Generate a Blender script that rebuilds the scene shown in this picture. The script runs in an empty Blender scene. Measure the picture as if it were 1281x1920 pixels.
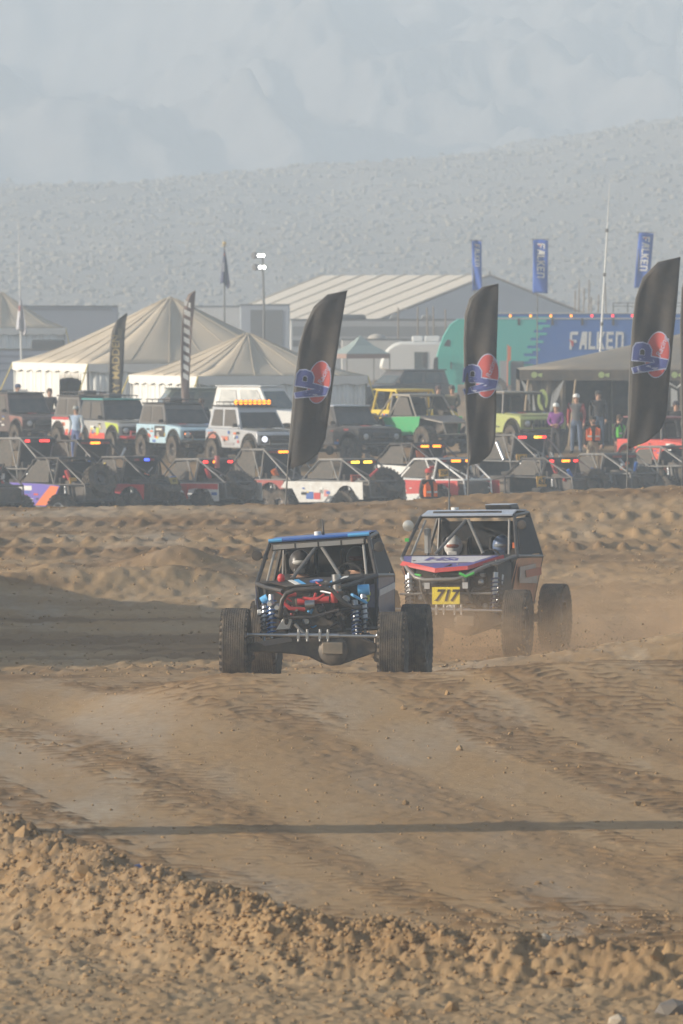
import bpy, bmesh, math, random
import numpy as np
from mathutils import Vector, Matrix, Euler

S = bpy.context.scene
COL = S.collection
rad = math.radians
random.seed(7)
rng = np.random.default_rng(7)

# ---------------------------------------------------------------- camera, sky, sun, exposure
F = 18000.0          # focal length in photograph pixels (1281 wide)
HZ = 537.0           # horizon row
CAMZ = 5.0
cam_d = bpy.data.cameras.new('camera')
cam_d.sensor_fit = 'HORIZONTAL'
cam_d.sensor_width = 24.0
cam_d.lens = F / 1281.0 * 24.0
cam_d.clip_start = 1.0
cam_d.clip_end = 12000.0
cam_d.dof.use_dof = True
cam_d.dof.focus_distance = 121.0
cam_d.dof.aperture_fstop = 9.0
cam = bpy.data.objects.new('camera', cam_d)
COL.objects.link(cam)
cam.location = (0, 0, CAMZ)
cam.rotation_euler = (rad(90) - math.atan((960 - HZ) / F), 0, 0)
S.camera = cam

SUN_E, SUN_A = rad(17.5), rad(11)
Ldir = Vector((math.cos(SUN_E) * math.cos(SUN_A), math.cos(SUN_E) * math.sin(SUN_A), -math.sin(SUN_E)))
W = bpy.data.worlds.new('World')
S.world = W
W.use_nodes = True
wn = W.node_tree
bg = wn.nodes['Background']
sky = wn.nodes.new('ShaderNodeTexSky')
sky.sky_type = 'NISHITA'
sky.sun_disc = False
sky.sun_elevation = SUN_E
sky.sun_rotation = math.atan2(-Ldir.x, -Ldir.y)
sky.air_density = 1.0
sky.dust_density = 1.5
wn.links.new(sky.outputs[0], bg.inputs[0])
bg.inputs[1].default_value = 0.085
sl = bpy.data.lights.new('sun', 'SUN')
sl.energy = 5.0
sl.angle = rad(0.6)
sl.color = (1.0, 0.91, 0.77)
sun = bpy.data.objects.new('sun', sl)
COL.objects.link(sun)
sun.location = (-60, -20, 60)
sun.rotation_euler = Ldir.to_track_quat('-Z', 'Y').to_euler()

S.view_settings.view_transform = 'Standard'
S.view_settings.look = 'None'
S.view_settings.gamma = 1.0
S.view_settings.use_curve_mapping = False
S.view_settings.exposure = 0.84
cy = S.cycles
cy.use_denoising = True
cy.max_bounces = 6
cy.diffuse_bounces = 3
cy.glossy_bounces = 3
cy.transmission_bounces = 4
cy.volume_bounces = 2
cy.transparent_max_bounces = 8
cy.volume_step_rate = 4.0
cy.volume_max_steps = 128
cy.use_adaptive_sampling = True
cy.adaptive_threshold = 0.015

# ---------------------------------------------------------------- helpers
def P(px, py, d):
    """world point seen at photograph pixel (px, py) at distance d"""
    return Vector(((px - 640.5) * d / F, d, CAMZ + (HZ - py) * d / F))

def PX(px, d):
    return (px - 640.5) * d / F

def tag(o, label=None, cat=None, group=None, kind=None):
    if label: o['label'] = label
    if cat: o['category'] = cat
    if group: o['group'] = group
    if kind: o['kind'] = kind
    return o

def empty(name, loc, rz=0.0, label=None, cat=None, group=None):
    o = bpy.data.objects.new(name, None)
    COL.objects.link(o)
    o.empty_display_size = 0.3
    o.location = loc
    o.rotation_euler = (0, 0, rz)
    return tag(o, label, cat, group)

def copy_tree(o, parent=None):
    c = o.copy()
    COL.objects.link(c)
    c.parent = parent
    for ch in [x for x in bpy.data.objects if x.parent == o]:
        copy_tree(ch, c)
    return c

MATS = {}
DUST = (0.34, 0.255, 0.175)
def M(name, col, rough=0.55, metal=0.0, dirt=0.30, scale=5.0, spec=0.4, emit=0.0, dcol=DUST, bump=0.0):
    """painted or natural surface with uneven dust settled on it"""
    key = (name, col, rough, metal, dirt, emit)
    if key in MATS: return MATS[key]
    m = bpy.data.materials.new(name)
    m.use_nodes = True
    nt = m.node_tree
    b = nt.nodes['Principled BSDF']
    b.inputs['Metallic'].default_value = metal
    b.inputs['Specular IOR Level'].default_value = spec
    tc = nt.nodes.new('ShaderNodeTexCoord')
    n1 = nt.nodes.new('ShaderNodeTexNoise')
    n1.inputs['Scale'].default_value = scale
    n1.inputs['Detail'].default_value = 6
    n1.inputs['Roughness'].default_value = 0.65
    nt.links.new(tc.outputs['Object'], n1.inputs['Vector'])
    mr = nt.nodes.new('ShaderNodeMapRange')
    mr.inputs[1].default_value = 0.35
    mr.inputs[2].default_value = 0.75
    mr.inputs[3].default_value = dirt * 0.25
    mr.inputs[4].default_value = min(1.0, dirt * 1.9)
    nt.links.new(n1.outputs['Fac'], mr.inputs[0])
    mx = nt.nodes.new('ShaderNodeMix')
    mx.data_type = 'RGBA'
    mx.inputs[6].default_value = (*col, 1)
    mx.inputs[7].default_value = (*dcol, 1)
    nt.links.new(mr.outputs[0], mx.inputs[0])
    nt.links.new(mx.outputs[2], b.inputs['Base Color'])
    rr = nt.nodes.new('ShaderNodeMapRange')
    rr.inputs[3].default_value = rough * 0.8
    rr.inputs[4].default_value = min(1.0, rough * 1.3 + 0.1)
    nt.links.new(n1.outputs['Fac'], rr.inputs[0])
    nt.links.new(rr.outputs[0], b.inputs['Roughness'])
    if bump:
        bp = nt.nodes.new('ShaderNodeBump')
        bp.inputs['Strength'].default_value = bump
        bp.inputs['Distance'].default_value = 0.02
        n2 = nt.nodes.new('ShaderNodeTexNoise')
        n2.inputs['Scale'].default_value = scale * 6
        n2.inputs['Detail'].default_value = 4
        nt.links.new(tc.outputs['Object'], n2.inputs['Vector'])
        nt.links.new(n2.outputs['Fac'], bp.inputs['Height'])
        nt.links.new(bp.outputs[0], b.inputs['Normal'])
    if emit:
        b.inputs['Emission Color'].default_value = (*col, 1)
        b.inputs['Emission Strength'].default_value = emit
    MATS[key] = m
    return m

class MB:
    """collects shapes, builds them as one mesh object"""
    def __init__(s, T=None):
        s.v = []; s.f = []; s.T = T
    def add(s, vs, fs):
        o = len(s.v)
        if s.T is not None:
            vs = [s.T @ Vector(p) for p in vs]
        s.v += [tuple(p) for p in vs]
        s.f += [tuple(i + o for i in f) for f in fs]
        return s
    def box(s, c, size, R=None):
        x, y, z = (k / 2 for k in size)
        vs = [Vector(p) for p in ((-x,-y,-z),(x,-y,-z),(x,y,-z),(-x,y,-z),(-x,-y,z),(x,-y,z),(x,y,z),(-x,y,z))]
        if R is not None: vs = [R @ p for p in vs]
        c = Vector(c)
        return s.add([p + c for p in vs], [(3,2,1,0),(4,5,6,7),(0,1,5,4),(1,2,6,5),(2,3,7,6),(3,0,4,7)])
    def tube(s, pts, r, n=8, cap=True):
        pts = [Vector(p) for p in pts]
        k = len(pts)
        rs = r if isinstance(r, (list, tuple)) else [r] * k
        vs = []; fs = []
        t0 = (pts[1] - pts[0]).normalized()
        u = t0.orthogonal().normalized()
        for i in range(k):
            if i == 0: t = pts[1] - pts[0]
            elif i == k - 1: t = pts[-1] - pts[-2]
            else: t = (pts[i+1] - pts[i]).normalized() + (pts[i] - pts[i-1]).normalized()
            t = t.normalized() if t.length > 1e-9 else t0
            u = (u - t * u.dot(t))
            u = u.normalized() if u.length > 1e-6 else t.orthogonal().normalized()
            w = t.cross(u)
            for j in range(n):
                a = 2 * math.pi * j / n
                vs.append(pts[i] + (u * math.cos(a) + w * math.sin(a)) * rs[i])
        for i in range(k - 1):
            for j in range(n):
                j2 = (j + 1) % n
                fs.append((i*n + j, i*n + j2, (i+1)*n + j2, (i+1)*n + j))
        if cap:
            fs.append(tuple(range(n))[::-1])
            fs.append(tuple((k-1)*n + j for j in range(n)))
        return s.add(vs, fs)
    def lathe(s, prof, c, ax, n=24, closed=False):
        """prof: (radius, offset along axis)"""
        c = Vector(c); ax = Vector(ax).normalized()
        u = ax.orthogonal().normalized(); w = ax.cross(u)
        vs = []; fs = []
        k = len(prof)
        for r, h in prof:
            for j in range(n):
                a = 2 * math.pi * j / n
                vs.append(c + ax * h + (u * math.cos(a) + w * math.sin(a)) * r)
        for i in range(k if closed else k - 1):
            i2 = (i + 1) % k
            for j in range(n):
                j2 = (j + 1) % n
                fs.append((i*n + j, i*n + j2, i2*n + j2, i2*n + j))
        if not closed:
            fs.append(tuple(range(n))[::-1])
            fs.append(tuple((k-1)*n + j for j in range(n)))
        return s.add(vs, fs)
    def prism(s, poly, a, b, plane='xz'):
        """2-D outline extruded from a to b along the missing axis"""
        def q(p, t):
            if plane == 'xz': return (p[0], t, p[1])
            if plane == 'yz': return (t, p[0], p[1])
            return (p[0], p[1], t)
        n = len(poly)
        vs = [q(p, a) for p in poly] + [q(p, b) for p in poly]
        fs = [tuple(range(n))[::-1], tuple(range(n, 2*n))]
        fs += [(i, (i+1) % n, n + (i+1) % n, n + i) for i in range(n)]
        return s.add(vs, fs)
    def panel(s, pts, t=0.01):
        """flat polygon in space with thickness t along its normal"""
        pts = [Vector(p) for p in pts]
        nrm = Vector((0, 0, 0))
        for i in range(len(pts)):
            a, b = pts[i], pts[(i+1) % len(pts)]
            nrm += a.cross(b)
        nrm.normalize()
        n = len(pts)
        vs = [p + nrm * t/2 for p in pts] + [p - nrm * t/2 for p in pts]
        fs = [tuple(range(n)), tuple(range(n, 2*n))[::-1]]
        fs += [(i, n + i, n + (i+1) % n, (i+1) % n) for i in range(n)]
        return s.add(vs, fs)
    def ball(s, c, r, n=12, m=8):
        r = r if isinstance(r, (list, tuple)) else (r, r, r)
        c = Vector(c)
        vs = [c + Vector((0, 0, r[2]))]
        for i in range(1, m):
            t = math.pi * i / m
            for j in range(n):
                a = 2 * math.pi * j / n
                vs.append(c + Vector((r[0]*math.sin(t)*math.cos(a), r[1]*math.sin(t)*math.sin(a), r[2]*math.cos(t))))
        vs.append(c - Vector((0, 0, r[2])))
        fs = [(0, 1 + j, 1 + (j+1) % n) for j in range(n)]
        for i in range(m - 2):
            for j in range(n):
                j2 = (j+1) % n
                fs.append((1 + i*n + j, 1 + (i+1)*n + j, 1 + (i+1)*n + j2, 1 + i*n + j2))
        l = len(vs) - 1
        fs += [(l, 1 + (m-2)*n + (j+1) % n, 1 + (m-2)*n + j) for j in range(n)]
        return s.add(vs, fs)
    def mesh(s, name, smooth=False):
        me = bpy.data.meshes.new(name)
        me.from_pydata(s.v, [], s.f)
        bm = bmesh.new(); bm.from_mesh(me)
        bmesh.ops.recalc_face_normals(bm, faces=bm.faces)
        bm.to_mesh(me); bm.free()
        if smooth:
            me.polygons.foreach_set('use_smooth', [True] * len(me.polygons))
            try: me.set_sharp_from_angle(angle=rad(40))
            except Exception: pass
        return me
    def build(s, name, mat, parent=None, smooth=False, bevel=0.0):
        me = s.mesh(name, smooth)
        me.materials.append(mat)
        o = bpy.data.objects.new(name, me)
        COL.objects.link(o)
        o.parent = parent
        if bevel:
            b = o.modifiers.new('bevel', 'BEVEL')
            b.width = bevel; b.segments = 2; b.limit_method = 'ANGLE'; b.angle_limit = rad(35)
        return o

def share(name, me, parent, loc=(0, 0, 0), rot=(0, 0, 0), scale=None):
    o = bpy.data.objects.new(name, me)
    COL.objects.link(o)
    o.parent = parent
    o.location = loc
    o.rotation_euler = rot
    if scale: o.scale = scale
    return o

def text(body, size, mat, parent, origin, xdir, ydir, name='lettering', shear=0.0, bold=0.0, align='CENTER', sx=1.0, fn=None):
    """flat printed lettering laid on a surface: baseline along xdir, tops towards ydir"""
    cu = bpy.data.curves.new(name, 'FONT')
    cu.body = body; cu.size = size; cu.shear = shear; cu.offset = bold
    cu.align_x = align; cu.align_y = 'CENTER'; cu.fill_mode = 'FRONT'; cu.resolution_u = 3
    tmp = bpy.data.objects.new('tmp', cu)
    COL.objects.link(tmp)
    dg = bpy.context.evaluated_depsgraph_get()
    me = bpy.data.meshes.new_from_object(tmp.evaluated_get(dg))
    bpy.data.objects.remove(tmp)
    o3 = Vector(origin); X = Vector(xdir).normalized(); Y = Vector(ydir).normalized()
    for v in me.vertices:
        p = o3 + X * v.co.x * sx + Y * v.co.y
        v.co = fn(p) if fn else p
    me.name = name
    me.materials.clear(); me.materials.append(mat)
    o = bpy.data.objects.new(name, me)
    COL.objects.link(o); o.parent = parent
    return o

# numpy value noise
def _hash(i, j, s):
    h = (i.astype(np.int64) * 374761393 + j.astype(np.int64) * 668265263 + s * 1442695041) & 0x7fffffff
    h = ((h ^ (h >> 13)) * 1274126177) & 0x7fffffff
    return ((h ^ (h >> 16)) & 0xffff) / 65535.0
def vn(x, y, s=0):
    i = np.floor(x); j = np.floor(y)
    fx = x - i; fy = y - j
    fx = fx*fx*(3 - 2*fx); fy = fy*fy*(3 - 2*fy)
    a = _hash(i, j, s); b = _hash(i+1, j, s); c = _hash(i, j+1, s); d = _hash(i+1, j+1, s)
    return (a*(1-fx) + b*fx)*(1-fy) + (c*(1-fx) + d*fx)*fy
def fbm(x, y, s=0, o=4, g=0.5):
    r = 0; a = 1.0; t = 0
    for k in range(o):
        r = r + a * vn(x * 2**k + 13.7*k, y * 2**k + 7.1*k, s + k)
        t += a; a *= g
    return r / t
def ss(a, b, x):
    t = np.clip((x - a) / (b - a), 0, 1)
    return t*t*(3 - 2*t)
# ---------------------------------------------------------------- ground
_ky = [-400, 0, 60, 95, 104, 110, 113, 116, 120, 128, 140, 158, 170, 180, 186, 189, 196, 210, 232, 268, 281, 294, 330, 450, 600, 800, 1200, 6000]
_kz = [0, 0, 0, 0, .10, .30, .41, .32, -.05, -.22, -.43, -.30, .10, .45, .74, .74, -.1, -.95, -1.5, -1.58, -.9, -.12, .1, .2, .2, .2, .2, .2]
_ty = np.arange(-400, 6000, 0.5)
_tz = np.interp(_ty, _ky, _kz)
_k = np.hanning(7); _k /= _k.sum()
_tz = np.convolve(np.pad(_tz, 3, mode='edge'), _k, 'valid')
BERM = np.array([(-30, 118), (-9, 97), (-2.92, 82.0), (-1.62, 74.9), (-.47, 70.9), (0.1, 70.0), (2.4, 68.3), (9, 66), (30, 63)], float)
BH = np.array([.42, .42, .41, .42, .40, .34, .26, .25, .25])
def polydist(x, y, pl, hs):
    best = np.full(x.shape, 1e9); hh = np.zeros(x.shape); side = np.zeros(x.shape)
    for k in range(len(pl) - 1):
        a = pl[k]; b = pl[k+1]; ab = b - a; L = (ab**2).sum()
        t = np.clip(((x - a[0])*ab[0] + (y - a[1])*ab[1]) / L, 0, 1)
        dx = x - (a[0] + t*ab[0]); dy = y - (a[1] + t*ab[1])
        d = np.hypot(dx, dy)
        m = d < best
        best = np.where(m, d, best)
        hh = np.where(m, hs[k] + (hs[k+1] - hs[k])*t, hh)
        side = np.where(m, np.sign(ab[0]*dy - ab[1]*dx), side)
    return best, hh, side
def base_h(x, y):
    x = np.asarray(x, float); y = np.asarray(y, float)
    prof = np.interp(y, _ty, _tz)
    flat = np.interp(y, [95, 104, 113, 120], [0, -.01, -.03, -.05])
    crest = (y > 95) & (y < 120)
    w = ss(-3.6, -1.1, x)
    z = np.where(crest, flat + (prof - flat)*w, prof)
    # track shoulder rising to the right
    z = z + .17*ss(0.6, 3.2, x)*np.exp(-((y-113)/5.0)**2)
    z = z + (0.55*np.clip((x-1.0)/3.7, 0, 1.6))*np.exp(-((y-130.5)/4.0)**2)*(1 - ss(8, 14, x))
    # far embankment is higher on the right
    e = np.exp(-((y-187)/7.0)**2)
    z = z + e*(np.interp(x, [-12, -6.6, 0, 2.7, 6.6, 14], [-.12, -.10, 0, .17, .34, .38]))
    # long windrow beside the track, left of the course
    hb = 2.55*np.exp(-((y-146)/15.0)**4)
    z = z + hb*np.exp(-((x+8.6)/1.35)**2)*(0.85+.3*vn(x*.5, y*.35, 91))
    # heap of spoil on the far bend
    z = z + .38*np.exp(-(((x+2.85)/.8)**2 + ((y-168.5)/1.8)**2)) + .22*np.exp(-(((x+5.0)/.9)**2 + ((y-166)/1.6)**2))
    z = z + .30*np.exp(-((y-163.5-0.6*(x+4))/1.6)**2)*ss(-1.0, -3.0, x)*(1-ss(-9, -7, -x*-1+0)*0)
    z = z - .42*ss(4.5, 0, x)*ss(284, 292, y)*(1 - ss(320, 345, y))
    # windrow in the foreground
    d, hh, sd = polydist(x, y, BERM, BH)
    wd = np.where(sd > 0, 0.40, 0.9)
    z = z + hh*np.exp(-(d/wd)**2)*(0.78 + .45*vn(x*1.7, y*.9, 5))
    return z
def gz(x, y):
    return float(base_h(np.array([x]), np.array([y]))[0])
def detail(x, y):
    """clods, ruts and tread marks: height offset, soil looseness with shade painted into tread dashes"""
    d, hh, sd = polydist(x, y, BERM, BH)
    bw = np.exp(-(d/1.1)**2)
    near = ss(72, 66, y + 2.0*ss(2, -2, x)*4)               # churned soil before the windrow
    front = (sd < 0) & (d < 14)
    # direction of travel on the straight
    s = x + (y - 100)*0.133 + 0.25*np.sin(y*.045) 
    lane = vn(s*1.1 + 3, y*.035, 21)
    lane2 = vn(s*2.1 + 9, y*.03, 22)
    rough = fbm(x*5.5, y*1.9, 31, 4, .6) - .5
    patch = fbm(x*.35, y*.09, 51, 3)
    ph = y*1.95 + 1.6*vn(s*1.2, y*.22, 44) + .8*vn(s*4.0, y*.5, 46)
    dash = ss(.35, .92, np.sin(2*np.pi*ph))*ss(.38, .56, vn(s*5.0, y*1.6, 45))
    b2 = ss(.60, .72, vn(s*11., y*3.2, 42))
    b3 = ss(.72, .80, vn(s*6.0, y*2.0, 43))
    tread = ss(.18, .42, lane2)*ss(.15, .36, vn(s*.9, y*.06, 47))*(.55 + .6*vn(s*1.6, y*.16, 48))
    loose_shade = np.clip(ss(.50, .68, .45*patch + .55*lane2)*0.7 + bw*.9, 0, 1)
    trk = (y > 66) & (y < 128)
    h = np.where(trk, .010*(lane-.5) + (.004 + .012*loose_shade)*rough*1.6 + .022*tread*dash + (.003 + .008*np.maximum(tread, loose_shade))*b2 + .014*b3*loose_shade, 0)
    loose_shade = np.clip(loose_shade*.6 + np.where(trk, 1.35*tread*dash + .45*b2*(.25 + tread) + .12*ss(.45, .6, lane2), 0), 0, 1)  # tread dashes darkened in colour, painting in the shade on lug faces
    # ruts behind the crest and on the far embankment
    far = ss(124, 134, y)
    r2 = .6*(fbm(x*1.6, y*.8, 61, 3, .55) - .5) + .55*(fbm(x*5.5, y*1.9, 62, 3, .6) - .5)
    ridg = (vn(x*3.0 + y*.2, y*.9, 71) - .4)*ss(.5, .62, vn(x*.10, y*.42, 72))
    tr1 = np.exp(-((y - 173.5 - .12*x)/.55)**2) + np.exp(-((y - 176.8 - .12*x)/.55)**2)*.8 + np.exp(-((y - 181.5 + .05*x)/.5)**2)*.8
    lugs = ss(.1, .7, np.sin(x*2*np.pi/.42 + 3*vn(x*.4, y*.2, 73)))*(.4 + .6*vn(x*1.3, y*.5, 74))
    h = h + far*(1 - ss(200, 260, y))*(.11*r2 + .05*ridg + .10*tr1*lugs + .022*ss(.55, .7, vn(x*4.5, y*1.5, 75)))
    loose_shade = np.where(y > 124, np.clip(.75*ss(.36, .66, fbm(x*.22, y*.30, 81, 3)) + .5*ss(.50, .66, vn(x*.35, y*1.1, 82)) - .15 + .5*np.clip(tr1, 0, 1)*lugs, 0, 1), loose_shade)
    # lumpy windrow and churned apron
    lump = fbm(x*3.4, y*2.4, 101, 5, .66) - .5
    lump2 = fbm(x*10.0, y*7.5, 111, 4, .68) - .5
    lump3 = ss(.45, .75, fbm(x*15, y*9, 121, 2, .6))
    h = h + bw*(.17*lump + .135*lump2 + .028*lump3)
    ap = np.where(front, 1.0, 0.0)*(1-bw)
    h = h + ap*(.10*lump*vn(x*.5, y*.5, 7) + .045*lump2 + .014*lump3)
    return h, loose_shade, np.where(front, 1-bw*.65, 0.0)

rows = np.concatenate([np.arange(-120, 40, 16.), np.arange(40, 62, 1.), np.arange(62, 88, .055), np.arange(88, 124, .085),
                       np.arange(124, 200, .17), np.arange(200, 300, 1.2), np.geomspace(300, 5200, 60)])
ui = np.linspace(-1.25, 1.25, 310)
uo = np.geomspace(1.29, 60, 46)
uu = np.concatenate([-uo[::-1], ui, uo])
halfw = np.maximum(rows, 62)*640.5/F
halfw = np.where(rows > 62, halfw, 62*640.5/F)
GX = uu[None, :]*halfw[:, None]
GX[:, 0] = -6000; GX[:, -1] = 6000
GY = np.repeat(rows[:, None], len(uu), 1)
dh, loose_shade, apron = detail(GX, GY)
infr = np.exp(-np.clip(np.abs(uu)[None, :] - 1.6, 0, 50)*.5)
GZ = base_h(GX, GY) + dh*infr
nr, nc = GX.shape
def grid_mesh(name, X, Y, Z, smooth=True):
    nr, nc = X.shape
    me = bpy.data.meshes.new(name)
    co = np.stack([X, Y, Z], -1).reshape(-1, 3).astype(np.float32)
    idx = np.arange(nr*nc).reshape(nr, nc)
    q = np.stack([idx[:-1, :-1], idx[:-1, 1:], idx[1:, 1:], idx[1:, :-1]], -1).reshape(-1, 4)
    me.vertices.add(len(co)); me.vertices.foreach_set('co', co.ravel())
    me.loops.add(q.size); me.loops.foreach_set('vertex_index', q.ravel().astype(np.int32))
    me.polygons.add(len(q))
    me.polygons.foreach_set('loop_start', np.arange(0, q.size, 4, dtype=np.int32))
    me.polygons.foreach_set('loop_total', np.full(len(q), 4, dtype=np.int32))
    if smooth: me.polygons.foreach_set('use_smooth', np.ones(len(q), dtype=bool))
    me.update(calc_edges=True)
    return me
gm = grid_mesh('ground', GX, GY, GZ)
for nm, arr in (('loose_shade', loose_shade), ('apron', apron)):
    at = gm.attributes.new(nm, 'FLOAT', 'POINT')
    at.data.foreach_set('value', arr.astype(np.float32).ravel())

def soil_material():
    m = bpy.data.materials.new('desert_soil'); m.use_nodes = True
    nt = m.node_tree; N = nt.nodes; L = nt.links
    b = N['Principled BSDF']; b.inputs['Roughness'].default_value = .95; b.inputs['Specular IOR Level'].default_value = .12
    tc = N.new('ShaderNodeTexCoord')
    def noise(sc, mp=None, det=5, r=.6):
        n = N.new('ShaderNodeTexNoise'); n.inputs['Scale'].default_value = sc; n.inputs['Detail'].default_value = det; n.inputs['Roughness'].default_value = r
        if mp:
            mm = N.new('ShaderNodeMapping'); mm.inputs['Scale'].default_value = mp[0]; mm.inputs['Rotation'].default_value = (0, 0, mp[1])
            L.new(tc.outputs['Object'], mm.inputs[0]); L.new(mm.outputs[0], n.inputs['Vector'])
        else: L.new(tc.outputs['Object'], n.inputs['Vector'])
        return n.outputs['Fac']
    def rng_(f, a, b_, c=0., d=1.):
        n = N.new('ShaderNodeMapRange'); n.inputs[1].default_value = a; n.inputs[2].default_value = b_; n.inputs[3].default_value = c; n.inputs[4].default_value = d
        L.new(f, n.inputs[0]); return n.outputs[0]
    def mix(f, a, b_):
        n = N.new('ShaderNodeMix'); n.data_type = 'RGBA'
        if isinstance(f, float): n.inputs[0].default_value = f
        else: L.new(f, n.inputs[0])
        for k, v in ((6, a), (7, b_)):
            if isinstance(v, tuple): n.inputs[k].default_value = (*v, 1)
            else: L.new(v, n.inputs[k])
        return n.outputs[2]
    def attr(nm):
        n = N.new('ShaderNodeAttribute'); n.attribute_name = nm; return n.outputs['Fac']
    hard = mix(rng_(noise(.9, ((1.0, .16, 1), .13), 5), .35, .68), (.385, .238, .108), (.385, .268, .152))
    hard = mix(rng_(noise(.30, ((1.3, .12, 1), .14), 4, .6), .50, .62, 0, .6), hard, (.37, .318, .255))
    hard = mix(rng_(noise(.42, ((1.1, .10, 1), .13), 6, .7), .585, .70, 0, .75), hard, (.50, .41, .30))
    soil = mix(attr('loose_shade'), hard, (.200, .116, .050))  # dark tone for turned soil and for the shade painted into dashes
    dry = mix(rng_(noise(1.3, ((1, .6, 1), 0), 6, .7), .35, .7), (.35, .230, .118), (.44, .318, .185))
    soil = mix(rng_(attr('apron'), .0, 1., 0, .9), soil, dry)
    soil = mix(rng_(noise(9, ((1, .5, 1), 0), 4, .7), .3, .75, 0, .5), soil, (.235, .145, .072))
    L.new(soil, b.inputs['Base Color'])
    bp = N.new('ShaderNodeBump'); bp.inputs['Strength'].default_value = .3; bp.inputs['Distance'].default_value = .03
    L.new(noise(14, ((1, .6, 1), 0), 6, .7), bp.inputs['Height']); L.new(bp.outputs[0], b.inputs['Normal'])
    return m
SOIL = soil_material()
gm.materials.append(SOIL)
ground = bpy.data.objects.new('ground', gm); COL.objects.link(ground)
tag(ground, 'brown rutted dirt race course with windrows and churned soil', None, None, 'structure')

# ---------------------------------------------------------------- foothill and mountains
def rock_material(name, ca, cb, sc, bump):
    m = bpy.data.materials.new(name); m.use_nodes = True
    nt = m.node_tree; N = nt.nodes; L = nt.links
    b = N['Principled BSDF']; b.inputs['Roughness'].default_value = 1; b.inputs['Specular IOR Level'].default_value = .05
    tc = N.new('ShaderNodeTexCoord')
    n = N.new('ShaderNodeTexNoise'); n.inputs['Scale'].default_value = sc; n.inputs['Detail'].default_value = 8; n.inputs['Roughness'].default_value = .7
    L.new(tc.outputs['Object'], n.inputs['Vector'])
    r = N.new('ShaderNodeMapRange'); r.inputs[1].default_value = .38; r.inputs[2].default_value = .62; L.new(n.outputs['Fac'], r.inputs[0])
    x = N.new('ShaderNodeMix'); x.data_type = 'RGBA'; x.inputs[6].default_value = (*ca, 1); x.inputs[7].default_value = (*cb, 1)
    L.new(r.outputs[0], x.inputs[0]); L.new(x.outputs[2], b.inputs['Base Color'])
    bp = N.new('ShaderNodeBump'); bp.inputs['Strength'].default_value = bump; bp.inputs['Distance'].default_value = 2.0
    L.new(n.outputs['Fac'], bp.inputs['Height']); L.new(bp.outputs[0], b.inputs['Normal'])
    return m
def ridge_fbm(x, y, s, o=6):
    r = 0; a = 1; t = 0
    for k in range(o):
        r = r + a*(1 - np.abs(2*vn(x*2**k + 5.1*k, y*2**k*(1.3**min(k, 3)) + 3.3*k, s + k) - 1)); t += a; a *= .46
    return r/t
# foothill: fan of stony ground rising to the right
fx = np.linspace(-420, 420, 560); fy = np.linspace(560, 1520, 260)
X, Y = np.meshgrid(fx, fy)
FK = 1.35      # real size of the fan relative to the layout units
top = np.interp(X, [-420, -60, -46, -20, 0, 20, 46, 80, 160, 420], [10, 14, 16.2, 17.4, 18.2, 20.5, 24.8, 28, 33, 40])
t = ss(580, 1150, Y)
Z = -2 + (top + 2)*t*(1 - .75*ss(1150, 1500, Y)) + (fbm(X*.03, Y*.02, 201, 4) - .5)*5*t + (fbm(X*.25, Y*.12, 211, 4, .6) - .5)*1.6*t
hm = grid_mesh('foothill', X*FK, Y*FK, (Z - 5)*FK + 5)
hm.materials.append(rock_material('stony_fan', (.32, .277, .225), (.25, .217, .178), .5, .5))
fh = bpy.data.objects.new('foothill', hm); COL.objects.link(fh)
tag(fh, 'pale stony foothill dotted with desert scrub in the haze', None, None, 'structure')
# mountains
mx = np.concatenate([np.linspace(-700, -130, 90), np.linspace(-127, 127, 380), np.linspace(130, 700, 90)]); my = np.linspace(1330, 2500, 420)
X, Y = np.meshgrid(mx, my)
wx = X + 40*(fbm(X*.006, Y*.006, 301, 3) - .5); wy = Y + 40*(fbm(X*.006, Y*.006, 311, 3) - .5)
R = ridge_fbm(wx*.0155 + wy*.0050 + 1.7, wy*.0042 - wx*.003, 323, 5)
R2 = ridge_fbm(wx*.045 - wy*.008, wy*.016, 345, 4)
t = ss(1330, 2300, Y)
Z = -4 + 128*t + (44*R**1.5 - 14 + 7*R2)*ss(1345, 1560, Y)
mm = grid_mesh('mountain', X*FK, Y*FK, (Z - 5)*FK + 5)
mm.materials.append(rock_material('mountain_rock', (.20, .172, .15), (.15, .128, .112), .05, .6))
mo = bpy.data.objects.new('mountain', mm); COL.objects.link(mo)
tag(mo, 'bare desert mountain range with shadowed gullies fading into haze', None, None, 'structure')
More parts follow.
